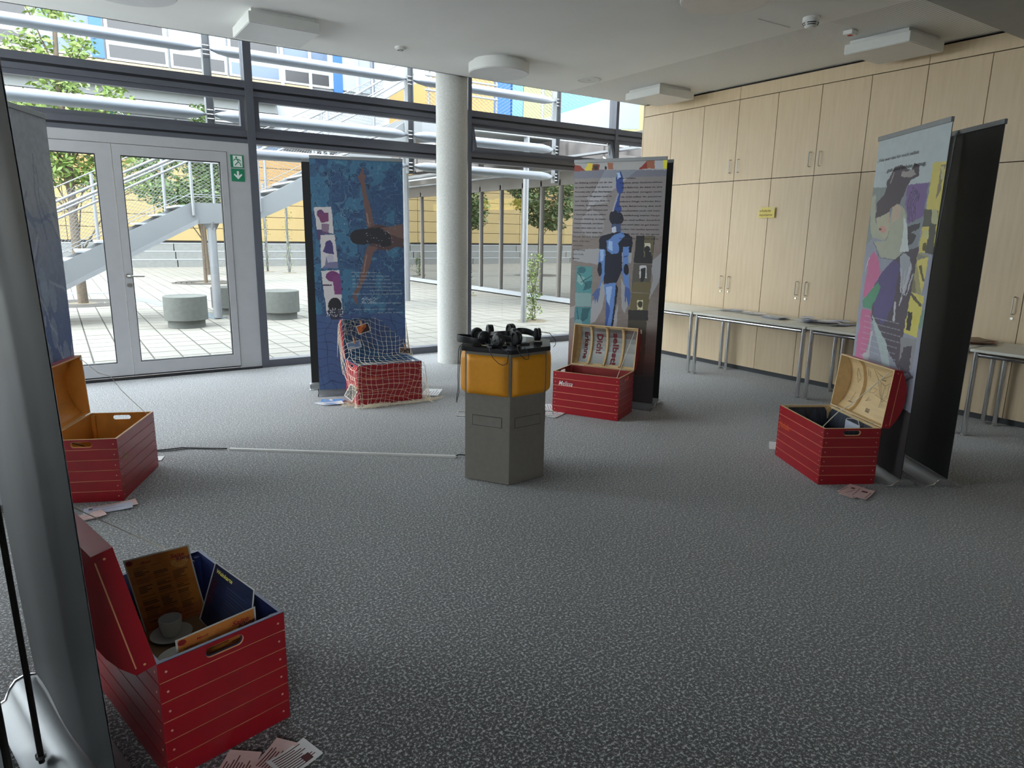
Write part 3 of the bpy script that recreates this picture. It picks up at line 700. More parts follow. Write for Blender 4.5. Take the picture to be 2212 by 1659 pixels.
# ---- right wing above the pavilion
wg = thing('side_wing', 'orange, blue and yellow side wing rising behind the terrace at right', 'building', (11.2, 18, 3.4))
def WP(m, name, mt): m.v = [(x-11.2, y-18, z-3.4) for x, y, z in m.v]; return m.build(name, mt, wg)
WP(MB().box((14.1, 8.4, 3.4), (16, 33.9, 12)), 'wall', M_owh)
for y0, y1, z0, z1, mt in ((22.5, 32, 4.2, 8, M_yel2), (21.4, 22.5, 4.0, 9, M_bluep), (20.6, 21.3, 4.0, 9, M_lblue), (18.6, 20.6, 4.0, 9, M_ygr), (16.2, 18.6, 4.0, 9, M_lblue), (14.6, 16.2, 4.2, 9, M_ygr), (12.6, 14.6, 4.4, 9, M_wwhite), (11.0, 12.6, 4.2, 9, M_yel), (9.4, 11.0, 3.4, 9, M_wwhite), (8.4, 9.4, 3.4, 9, M_owh)):
    WP(MB().box((14.0, y0+.02, z0), (14.1, y1-.02, z1)), 'wall_panel', mt)
for y in (30.0, 27.2, 24.4): 
    WP(MB().box((13.97, y, 5.1), (14.0, y+1.4, 6.6)), 'window_frame', M_owh); WP(MB().box((13.96, y+.1, 5.2), (13.97, y+1.3, 6.5)), 'pane', M_wwhite)
for k in range(4): 
    WP(MB().box((13.97, 9.6+k*.8, 4.4), (14.0, 10.3+k*.8, 5.2)), 'window_frame', M_galv)

# ---- glass pavilion
GX = 10.1
pvn = thing('glass_pavilion', 'long glazed pavilion front reflecting the yellow facade on the right of the yard', 'building', (GX, 16, -.03))
def GP(m, name, mt, kind=None): m.v = [(x-GX, y-16, z+.03) for x, y, z in m.v]; return m.build(name, mt, pvn, kind=kind)
M_gl2 = glass_mat('pavilion_glass', (.55, .60, .60), 1.6, 0, .42); M_pfr = mat('pavilion_frame', CX(160, 154, 150), .5, var=.03)
ys = [9.6, 11.0, 12.3, 13.2, 13.95, 14.75, 15.8, 16.85, 17.9, 19.3, 20.6, 22.2, 23.8, 25.6]
for a, b in zip(ys[:-1], ys[1:]):
    GP(MB().box((GX-.05, a-.03, .10), (GX+.06, a+.03, 2.85)), 'mullion', M_pfr); GP(MB().box((GX, a+.03, .10), (GX+.012, b-.03, 2.72)), 'pane', M_gl2)
GP(MB().box((GX-.05, 9.6, 2.72), (GX+.08, 25.6, 3.05)), 'header', M_pfr); GP(MB().box((GX-.07, 9.6, 0), (GX+.06, 25.6, .10)), 'sill', M_owh)
GP(MB().box((GX+.1, 9.6, -.02), (GX+7, 25.6, .0)), 'inner_floor', mat('pavilion_floor', CX(150, 150, 146), .5)); GP(MB().box((GX+7, 9.6, 0), (GX+7.1, 25.6, 3.0)), 'inner_wall', M_yel); GP(MB().box((GX, 9.48, 0), (GX+7, 9.56, 3.05)), 'end_wall', M_owh); GP(MB().box((GX-.3, 9.4, 3.06), (GX+7.1, 25.8, 3.2)), 'roof', M_pfr); GP(MB().box((GX+.1, 25.5, 0), (GX+7, 25.6, 3.05)), 'inner_wall', M_owh)
for i, (x, y) in enumerate([(11.6, 17.6), (11.8, 18.6), (12.1, 22.6)]):
    t = thing('pendant_lamp', ('yellow ring lamp inside the pavilion, nearest one', 'yellow ring lamp inside the pavilion, second one', 'yellow ring lamp inside the pavilion, farthest one')[i], 'lamp', (x, y, 2.35), 0, 'yellow pendant lamps in the pavilion')
    autosmooth(MB().lathe([(.5, 0), (.5, .26), (.47, .26), (.47, .01), (.5, 0)], 32).build('lamp_shade', mat('lamp_yellow', CX(246, 200, 60), .5, emit=.8), t)); MB().tube([(0, 0, .2), (0, 0, .72)], .006, 5).box((-.48, -.01, .2), (.48, .01, .22)).build('suspension', M_steel, t)
# timber planks along the pavilion roof edge
tc_ = thing('timber_fascia', 'weathered grey timber boards along the pavilion roof edge', 'fascia', (9.6, 17, 3.0))
for k in range(12):
    y0 = 9.9+k*1.25; zb = 3.08+.05*min(k, 8); zt = 3.55+.075*min(k, 7)
    m = MB().box((9.58+.02*(k % 2), y0+.02, zb), (9.68+.02*(k % 2), y0+1.18, zt)); m.v = [(x-9.6, y-17, z-3.0) for x, y, z in m.v]; m.build('board', M_timb, tc_)
    m = MB().box((8.9, y0+.1, zb-.10), (9.58, y0+1.1, zb-.02)); m.v = [(x-9.6, y-17, z-3.0) for x, y, z in m.v]; m.build('soffit_board', M_timb, tc_)
for k, z in enumerate((3.0, 3.2)):
    m = MB().box((9.4-.3*k, 9.6, z-.05), (9.55-.3*k, 25.0, z-.01)); m.v = [(x-9.6, y-17, z-3.0) for x, y, z in m.v]; m.build('edge_batten', M_galv, tc_)

# ---- trees, climbers, trellis posts
def leaves(mb, c, rad, n, size, seed, flat=1.0):
    r_ = random.Random(seed)
    for _ in range(n):
        d = Vector((r_.gauss(0, 1), r_.gauss(0, 1), r_.gauss(0, 1)*flat)); d = d.normalized()*(r_.random()**.45); p = Vector(c)+Vector((d.x*rad[0], d.y*rad[1], d.z*rad[2]))
        a = Vector((r_.gauss(0, 1), r_.gauss(0, 1), r_.gauss(0, .6))).normalized(); b = a.cross(Vector((r_.gauss(0, 1), r_.gauss(0, 1), r_.gauss(0, 1)))).normalized(); s = size*r_.uniform(.6, 1.3)
        n0 = len(mb.v); mb.v += [tuple(p-a*s), tuple(p+b*s*.38), tuple(p+a*s), tuple(p-b*s*.38)]; mb.f.append((n0, n0+1, n0+2, n0+3)); mb.m.append(0)
def tree(name, lab, x, y, h, blobs, lm, size, trunk_r=.10, lean=0, grp=None, seed=1):
    t = thing(name, lab, 'tree', (x, y, -.03), 0, grp)
    r_ = random.Random(seed); P = [(0, 0, 0)]
    for k in range(1, 9): P.append((lean*k/8+r_.uniform(-.03, .03), r_.uniform(-.03, .03), h*k/8))
    autosmooth(MB().tube(P, [trunk_r*(1-.1*k) for k in range(9)], 10).build('trunk', M_bark, t), 60)
    m = MB(); lf = MB()
    for i, (bx_, by_, bz_, rx, rz_, n) in enumerate(blobs):
        k = min(8, max(1, int(bz_/h*8)-1)); a = Vector(P[k]); b = Vector((bx_, by_, bz_)); mid = a.lerp(b, .5)+Vector((0, 0, .12)); m.tube([a, mid, b], [.022, .014, .006], 5)
        for q in range(5):
            e = b+Vector((r_.uniform(-rx, rx), r_.uniform(-rx, rx), r_.uniform(-rz_, rz_)))*.8; m.tube([mid.lerp(b, .5), e], [.008, .003], 4)
        leaves(lf, b, (rx, rx, rz_), n, size, seed*31+i)
    m.build('branches', M_twig, t); lf.build('foliage', lm, t, kind='stuff')
B1 = [(-.5, 0, 2.9, .8, .5, 800), (.3, .2, 2.7, .7, .4, 600), (.75, 0, 3.2, .6, .4, 420), (-.2, -.3, 3.5, .8, .45, 700), (.5, .3, 3.95, .6, .35, 420), (-.7, 0, 3.9, .7, .4, 500), (.0, 0, 4.5, .6, .4, 420), (1.0, .1, 4.25, .4, .35, 200), (-.4, .2, 5.1, .5, .35, 300), (.45, 0, 5.2, .35, .4, 200), (.1, 0, 5.8, .5, .4, 300), (-.6, 0, 6.3, .5, .4, 200), (.2, 0, 6.9, .45, .5, 200), (1.15, 0, 2.6, .5, .3, 200), (-1.4, .2, 3.3, .7, .5, 500), (-1.5, 0, 4.4, .6, .5, 400)]
tree('courtyard_tree', 'slender tree with light green leaves in front of left window bay', .40, 17.35, 7.4, B1, M_leaf, .075, .10, .05, 'slender trees in the courtyard', 3)
B2 = [(-.9, 0, 2.7, .9, .5, 800), (-.2, .2, 2.3, .8, .4, 600), (.5, 0, 2.9, .8, .5, 800), (-1.3, 0, 3.4, .7, .4, 500), (.9, .2, 3.5, .6, .45, 500), (0, 0, 3.6, .8, .45, 600), (-.6, 0, 2.0, .6, .25, 260), (.3, 0, 4.4, .5, .4, 260), (.2, 0, 4.9, .4, .3, 160)]
tree('courtyard_tree', 'slender tree with a ring grate seen beyond the outdoor staircase', 3.79, 22.78, 5.2, B2, M_leafd, .095, .055, -.05, 'slender trees in the courtyard', 5)
tree('courtyard_tree', 'bushy tree reflected in the pavilion glass behind the column', 4.6, 27.0, 4.6, [(0, 0, 2.8, .9, .8, 1500), (.2, 0, 3.8, .7, .5, 700), (-.3, .3, 2.2, .7, .4, 600)], M_leafd, .09, .08, 0, 'slender trees in the courtyard', 8)
def grate(x, y, r, lab):
    t = thing('tree_grate', lab, 'tree grate', (x, y, -.03), 0, 'round tree grates in the paving'); M_gr = mat('grate_iron', CX(104, 98, 92), .6, metal=.3)
    for k in range(5):
        a, b = r*(1-.15*k), r*(1-.15*k-.11); MB().lathe([(a, .0), (a, .006), (b, .006), (b, .0)], 40).build('grate_ring', M_gr, t)
    MB().lathe([(r*.3, .0), (r*.3, .004), (.001, .004)], 24).build('soil', M_soil, t)
grate(.40, 17.35, .95, 'round iron grate around the near slender tree'); grate(3.79, 22.9, .95, 'round iron grate around the farther slender tree')
def climber(x, y, h, lab, plab, n, seed, post=True, r=.045, px=0, hp=None):
    if post:
        t = thing('trellis_post', plab, 'post', (x, y, -.03), 0, 'pale trellis posts in the yard'); autosmooth(MB().tube([(0, 0, 0), (0, 0, hp or h+1)], r, 14).build('post_tube', M_galv, t)); MB().lathe([(.09, 0), (.09, .01)], 12).build('base_plate', M_galv, t)
    t = thing('climbing_plant', lab, 'plant', (x+px, y-.05, -.03), 0, 'climbing plants beside the pale posts'); r_ = random.Random(seed); m = MB(); lf = MB()
    for k in range(4):
        P = [(r_.uniform(-.04, .04), r_.uniform(-.04, .04), 0)]
        for q in range(1, 9): P.append((P[-1][0]*.6+r_.uniform(-.07, .07), r_.uniform(-.05, .05), h*q/8))
        m.tube(P, [.009*(1-.09*q) for q in range(9)], 5)
    for q in range(9): leaves(lf, (r_.uniform(-.08, .08), 0, h*(q+.4)/9), (.20, .16, h/12), n//9, .035, seed+q)
    MB().lathe([(.28, .0), (.26, .012), (.001, .02)], 20).build('grit_patch', M_soil, t)
    m.build('stems', M_twig, t); lf.build('foliage', M_leaf, t, kind='stuff')
climber(7.44, 10.55, 1.25, 'leafy climber at the foot of the post before the pavilion', '', 500, 11, False)
climber(7.05, 28.4, 2.4, 'sparse climber on the left one of the far post pair', 'pale trellis post, left one beside the door frame', 160, 12)
climber(7.62, 27.4, 2.6, 'sparse climber on the right one of the far post pair', 'pale trellis post, second from the door frame', 200, 13)
climber(8.6, 24.0, .9, 'low green shrub just left of the swimmer banner', '', 260, 14, False)
climber(9.0, 15.8, .9, 'small seedling plant right of the column base', '', 120, 15, False)
# ------------------------------------------------------------ tables against the cupboards
M_top = mat('laminate_grey', C(216, 216, 208), .45, var=.03, vscale=3)
M_edge = mat('table_edge', C(60, 60, 62), .5)
def table(y0, y1, lab):
    yc = (y0+y1)/2; t = thing('side_table', lab, 'table', (6.385, yc, 0), 0, 'side tables lined up before the cupboards')
    a = (y1-y0)/2
    MB().box((-.325, -a, .698), (.325, a, .72)).build('tabletop', M_top, t, bevel=.002)
    for sx in (-1, 1):
        for sy in (-1, 1):
            m = MB(); m.tube([(sx*.285, sy*(a-.035), .012), (sx*.285, sy*(a-.035), .697)], .0205, 16); l = autosmooth(m.build('leg', M_chrome, t))
            MB().lathe([(.024, 0), (.024, .012), (.0205, .013)], 16, (sx*.285, sy*(a-.035), 0)).build('foot_cap', M_steel, l)
    for sx in (-1, 1):
        autosmooth(MB().tube([(sx*.285, -a+.055, .672), (sx*.285, a-.055, .672)], .0185, 14).build('rail', M_chrome, t))
    for sy in (-1, 1): autosmooth(MB().tube([(-.265, sy*(a-.035), .672), (.265, sy*(a-.035), .672)], .0185, 14).build('rail', M_chrome, t))
    return t
table(5.375, 6.78, 'grey side table in the corner nearest the windows, half hidden by a banner')
table(3.925, 5.355, 'grey side table with three paper piles, fully seen between the two banners')
table(2.475, 3.905, 'grey side table behind the grey and purple banner, fanned flyers on its left end')
table(1.025, 2.455, 'grey side table at the right edge of the picture')

# loose printed sheets: thin, slightly curled
PAPER = {k: mat('paper_'+k, c, .75, var=.05, vscale=18) for k, c in dict(white=C(232, 232, 232), blue=C(90, 150, 215), lilac=C(200, 205, 222), pink=C(226, 196, 192), brown=C(150, 128, 104), slate=C(178, 184, 204), cream=C(226, 218, 198), red=C(180, 96, 80)).items()}
M_ink = mat('print_ink', C(110, 106, 112), .7); M_inkred = mat('print_dark_red', C(90, 30, 36), .7); M_inkblue = mat('print_blue', C(50, 120, 200), .6)
def sheet(name, lab, cat, x, y, z, rz, w, h, p, group, ink=None, curl=.004, lines=6, block=None):
    o = thing(name, lab, cat, (x, y, z), rz, group)
    n = 5; vs = []; fs = []
    for i in range(n):
        u = i/(n-1)-.5; zz = curl*4*u*u
        for v in (-.5, .5):
            for t_ in (0, .0012): vs.append((u*w, v*h, zz+t_+.0006))
    for i in range(n-1):
        a = i*4; b = a+4
        fs += [(a+1, b+1, b+3, a+3), (a, a+2, b+2, b), (a, b, b+1, a+1), (a+2, a+3, b+3, b+2)]
    fs += [(0, 1, 3, 2), ((n-1)*4, (n-1)*4+2, (n-1)*4+3, (n-1)*4+1)]
    MB().add(vs, fs).build('paper', PAPER[p], o)
    if ink:
        m = MB(); rs = random.Random(int(x*1000+y*77))
        zt = lambda u: curl*4*u*u+.0023
        for k in range(lines):
            v = .38-.76*k/max(lines-1, 1); a, b = -.4, .1+rs.random()*.3
            for q in range(4):
                u0 = a+(b-a)*q/4; u1 = a+(b-a)*(q+1)/4
                m.add([(u0*w, (v-.018)*h, zt(u0)), (u1*w, (v-.018)*h, zt(u1)), (u1*w, (v+.018)*h, zt(u1)), (u0*w, (v+.018)*h, zt(u0))], [(0, 1, 2, 3)])
        if block:
            u0, v0, u1, v1 = block
            for q in range(4):
                a = u0+(u1-u0)*q/4; b = u0+(u1-u0)*(q+1)/4
                m.add([(a*w, v0*h, zt(a)+.0003), (b*w, v0*h, zt(b)+.0003), (b*w, v1*h, zt(b)+.0003), (a*w, v1*h, zt(a)+.0003)], [(0, 1, 2, 3)])
        m.build('print', ink, o)
    return o
tz = .7205
rs = random.Random(4)
g1 = 'white handouts at the window end of the table'
for i, (dx, dy, a) in enumerate([(0, 0, 20), (-.03, .10, -14), (.02, .22, 35), (-.06, -.12, 8), (-.02, .30, -30)]):
    sheet('handout', ['lowest white handout of the loose pile at the window end of the table', 'second white handout of the loose pile, turned to the left', 'white handout at the back of the loose pile near the windows', 'white handout at the front edge of the loose pile', 'topmost white handout of the loose pile at the window end'][i], 'paper', 6.60+dx, 5.12+dy-.14, tz+.002*i, R(a), .21, .15, 'white' if i % 2 else 'lilac', g1, M_ink, .006)
sheet('brochure', 'reddish brochure lying between two white piles on side table', 'brochure', 6.54, 4.80, tz, R(70), .24, .12, 'white', None, mat('print_orange', C(190, 110, 80), .6), .003, 2, (-.3, -.3, .1, .3))
g2 = 'thick stack of white booklets on the side table'
for i in range(7):
    sheet('booklet', 'white booklet in the neat thick stack near the middle of the side table', 'booklet', 6.40+rs.uniform(-.008, .008), 4.52+rs.uniform(-.02, .02), tz+.0035*i, R(86+rs.uniform(-7, 7)), .24, .17, 'lilac' if i % 2 else 'white', g2, M_ink if i == 6 else None, .003)
g3 = 'fanned flyers across the two middle tables'
for i in range(16):
    sheet('flyer', 'white and slate flyer in the fanned heap where two side tables meet', 'flyer', 6.50+rs.uniform(-.16, .16), 4.03+rs.uniform(-.27, .24), tz+.0022*i, R(rs.uniform(0, 180)), .20, .11, ('slate', 'white', 'lilac')[i % 3], g3, None if i % 3 else mat('print_navy', C(110, 118, 150), .6), .007)
g4 = 'brown printed leaflets right of the black banner'
for i in range(11):
    sheet('leaflet', 'brown leaflet in the spread pile right of the black banner', 'leaflet', 6.46+rs.uniform(-.1, .12), 2.58+rs.uniform(-.08, .18), tz+.0022*i, R(rs.uniform(60, 120)), .22, .12, ('brown', 'red', 'cream')[i % 3 if i % 2 else 0], g4, M_ink, .006)
g5 = 'pale leaflets at the right edge of the picture'
for i in range(5):
    sheet('leaflet', 'pale leaflet on the side table cut by the right picture edge', 'leaflet', 6.44+rs.uniform(-.06, .06), 2.10+rs.uniform(-.08, .08), tz+.0022*i, R(rs.uniform(0, 180)), .2, .12, ('lilac', 'white')[i % 2], g5, M_ink, .006)

# ------------------------------------------------------------ roll-up banners
M_silver = mat('anodised_silver', (.30, .31, .32), .5, metal=.6, var=.04)
M_bback = mat('banner_back_black', (.012, .012, .013), .55, var=.1)
M_bgrey = mat('banner_back_grey', C(70, 72, 74), .6, var=.12, vscale=2, stretch=(3, 3, .4))
M_bprint = mat('banner_print_pale', C(190, 192, 196), .55, var=.1, vscale=1.5)
M_pole = mat('pole_dark', C(96, 92, 88), .45, metal=.3, var=.05)
BW, BH, Z0 = .85, 2.215, .085
def banner(a, b, label, group, canvas=None, back=M_bback, lean=0, H=BH, pole=M_silver, stripz=.03, front=None, r_pole=.008, ps=.62, Z0=.05):
    """a,b: ground points of the left and right print edge seen from the print side"""
    ax, ay = a; bx, by = b; cx, cy = (ax+bx)/2, (ay+by)/2; rz = math.atan2(by-ay, bx-ax); hw = math.hypot(bx-ax, by-ay)/2
    t = thing('roll_up_banner', label, 'banner', (cx, cy, 0), rz, group)
    # fabric plane at y=0; print faces -y
    pr = [(-.098, 0), (-.105, .006), (-.094, .012), (-.060, .020), (-.044, .045), (-.026, .068), (0, .080), (.022, .084), (.045, .078), (.064, .056), (.078, .024), (.110, .012), (.118, .006), (.112, 0)]
    pr = [(u, v*ps) for u, v in pr]
    m = MB(); m.prism(pr, 'x', -hw-.008, hw+.008); autosmooth(m.build('base_housing', M_silver, t, loc=(0, .012, 0)), 50)
    for s in (-1, 1):
        m = MB(); m.prism([(u*1.05, v*1.05) for u, v in pr], 'x', s*(hw+.008), s*(hw+.014)); autosmooth(m.build('end_cap', M_chrome, t, loc=(0, .012, 0)), 50)
    def shear(m):
        m.v = [(x, y+lean*z, z) for x, y, z in m.v]; return m
    bow = lambda u, v: -.004*np.sin(v*9+u*3)+.006*(2*u)**2 if not isinstance(u, float) else 0
    if canvas is not None:
        canvas.w = hw*2; canvas.h = H-Z0
        o = canvas.build('printed_fabric', t, Z0, 0, lambda U, V: lean*(V*(H-Z0)+Z0)+.004*np.sin(V*7)*(1-V)+.003*(2*U)**2)
    # back layer
    n = 12; k = 24; m = MB(); vs = []; fs = []
    for i in range(k+1):
        for j in range(n+1):
            u = j/n-.5; v = i/k; vs.append((u*2*hw, .004 if canvas is not None else .002, Z0+v*(H-Z0)))
            x, y, z = vs[-1]; vs[-1] = (x, y+.004*math.sin(v*7)*(1-v)+.003*(2*u)**2+(.006*math.sin(u*9+1)*(1-v*.3) if back is M_bgrey else 0), z)
    for i in range(k):
        for j in range(n): q = i*(n+1)+j; fs.append((q, q+1, q+n+2, q+n+1))
    m.add(vs, fs); autosmooth(shear(m).build('fabric_back', back, t), 60)
    if canvas is None and front is not None:
        m = MB(); m.add([(x, y-.003, z) for x, y, z in vs], fs); autosmooth(shear(m).build('fabric_front', front, t), 60)
    m = MB(); m.box((-hw, -.008, H-.012), (hw, .012, H+stripz-.012)); shear(m).build('top_rail', M_silver, t, bevel=.002)
    m = MB(); px = 0
    m.tube([(px, .09, .05), (px, .075+lean*1.1, 1.1), (px, .03+lean*H, H-.02), (px, .012+lean*H, H+.01)], r_pole, 10); autosmooth(m.build('pole', pole, t))
    MB().lathe([(.014, 0), (.014, .012)], 12, (px, .09, .066 if ps == 1 else .032)).build('pole_socket', M_chrome, t)
    return t

GA = 1.0
# art 1: blue brush strokes on white, sea at the bottom (left station)
def art_left():
    c = Canvas(90, 240, C(150, 156, 165)[:3], BW, BH); U, V = c.U0, c.V0
    n1 = vnoise(90, 240, 6, 14, 1); n2 = vnoise(90, 240, 16, 26, 2); n3 = vnoise(90, 240, 7, 40, 6)
    k = np.clip((V-.20)/.45+.25*(n1-.5), 0, 1)[:, :, None]; c.a = c.a*(1-k)+np.array(C(74, 98, 146)[:3])*k
    rl = random.Random(5)
    for q in range(34):
        x, y = rl.uniform(0, 1), rl.uniform(.03, .75); a = rl.uniform(.6, 2.4); P = [(x, y)]
        for _ in range(5): a += rl.uniform(-.7, .7); x += .11*math.cos(a); y += .045*math.sin(a); P.append((x, y))
        c.line(P, rl.uniform(.008, .03), C(78, 96, 132) if rl.random() < .6 else C(170, 178, 188), .45)
    for q in range(9): x = rl.uniform(.1, .9); y = rl.uniform(.45, .68); c.ell(x, y, .05, .045, C(140, 156, 176), .5, .6)
    k = np.clip((V-.72)/.05, 0, 1)[:, :, None]; c.a = c.a*(1-k)+np.array(C(82, 104, 108)[:3])*k
    k = np.clip((V-.78+.04*(n1-.5))/.03, 0, 1)[:, :, None]; c.a = c.a*(1-k)+np.array(C(128, 138, 124)[:3])*k
    c.put((V > .8) & (abs(n3-.5) < .05), C(84, 100, 96), .6)
    c.noise(.10, (40, 100), 5); return c
# art 2: swimmer seen from above
def art_swimmer():
    c = Canvas(190, 480, C(52, 88, 124)[:3], BW, BH)
    nx, ny = 190, 480
    n1 = vnoise(nx, ny, 7, 16, 1); n2 = vnoise(nx, ny, 24, 60, 2); n3 = vnoise(nx, ny, 60, 150, 3)
    c.put(n1 > .55, C(44, 74, 116), .7); c.put((n1+.5*n2) < .62, C(62, 118, 152), .7)
    c.put((abs(n2-.5) < .035) & (c.V0 < .68), C(96, 146, 172), .45); c.put(abs(n1*.6+n2*.4-.5) < .010, C(24, 38, 66), .8)
    c.put((abs(n2-.62) < .012) & (c.U0 < .6), C(22, 36, 60), .8)
    c.a *= (1+.16*(n3-.5))[:, :, None]
    low = c.V0 > .66; c.put(low, C(60, 84, 132), .85)
    c.put(low & (abs(((c.V0*30+1.2*n1) % 1)-.5) < .035), C(30, 42, 84), .8); c.put(low & (abs(((c.U0*7+1.0*n1) % 1)-.5) < .03), C(30, 42, 84), .7)
    c.frame([(667.5, 345), (869.5, 353), (877.9, 829), (690.0, 833.6)], 4.482, 620, 330); c.jitter(5, 50)
    skin = C(112, 82, 78); sk2 = C(84, 62, 64); dark = C(34, 34, 44)
    c.poly([(700, 240), (735, 165), (745, 180), (738, 215), (765, 245), (750, 290), (700, 285), (682, 250)], skin)
    c.poly([(702, 280), (750, 285), (775, 440), (815, 560), (835, 690), (870, 720), (780, 760), (762, 640), (742, 500), (715, 340)], skin)
    c.poly([(770, 740), (880, 700), (1000, 730), (1120, 700), (1125, 920), (1050, 915), (985, 950), (900, 945), (800, 900)], sk2)
    c.poly([(900, 740), (1120, 700), (1125, 840), (1000, 800)], C(122, 92, 84), .8)
    c.poly([(780, 900), (880, 920), (830, 980), (800, 1090), (760, 1220), (705, 1290), (690, 1240), (725, 1110), (750, 980)], skin)
    c.poly([(705, 1240), (745, 1230), (700, 1330), (672, 1370), (680, 1440), (668, 1460), (648, 1420), (632, 1380), (650, 1330)], skin)
    c.line([(770, 600), (790, 700)], 14, C(176, 150, 140), .5); c.line([(770, 990), (740, 1150)], 10, C(176, 150, 140), .5)
    c.ell(690, 820, 82, 70, dark); c.poly([(690, 750), (900, 730), (1000, 800), (1010, 900), (930, 920), (870, 880), (700, 892)], dark)
    for i in range(40): c.ell(random.uniform(760, 1090), random.uniform(650, 960), 4, 3, C(190, 196, 206), .6)
    for i in range(30): c.ell(random.uniform(520, 620), random.uniform(540, 720), 3, 5, C(160, 190, 205), .6)
    W_ = C(208, 202, 204); pu = C(104, 62, 108); pu2 = C(70, 60, 116)
    c.poly([(258, 540), (428, 536), (450, 790), (290, 750)], W_); c.ell(322, 600, 36, 38, pu); c.poly([(290, 600), (400, 590), (402, 670), (330, 690)], C(120, 60, 104)); c.ell(340, 715, 24, 34, W_); c.ell(378, 712, 20, 34, W_); c.poly([(288, 750), (340, 748), (345, 800), (300, 860)], C(80, 66, 110)); c.poly([(330, 690), (410, 700), (400, 792), (345, 790)], C(112, 70, 112), .8)
    c.poly([(322, 800), (460, 796), (495, 1110), (330, 1110)], W_); c.ell(405, 895, 38, 44, pu2); c.poly([(370, 900), (445, 900), (450, 985), (380, 970), (345, 960)], pu2); c.ell(415, 1025, 36, 42, C(186, 182, 200)); c.poly([(378, 1000), (395, 1060), (495, 1050), (495, 1110), (340, 1112), (370, 1080)], C(90, 90, 140), .85)
    c.poly([(330, 1140), (505, 1130), (530, 1390), (362, 1395)], W_); c.ell(440, 1190, 66, 50, C(116, 52, 112)); c.poly([(440, 1200), (510, 1160), (528, 1360), (460, 1360), (450, 1290)], C(124, 60, 118)); c.rect(345, 1266, 430, 1278, C(70, 46, 80))
    c.poly([(365, 1395), (525, 1385), (542, 1530), (385, 1550)], W_); c.ell(462, 1470, 66, 80, C(26, 26, 34)); c.poly([(385, 1510), (540, 1500), (520, 1590), (430, 1600)], C(40, 44, 64))
    for i in range(60): c.ell(random.uniform(385, 540), random.uniform(1490, 1570), 4, 4, C(200, 200, 206), .8)
    for i in range(70): c.ell(random.uniform(722, 890), random.uniform(1390, 1440), 4, 3, C(190, 200, 210), .8)
    return c
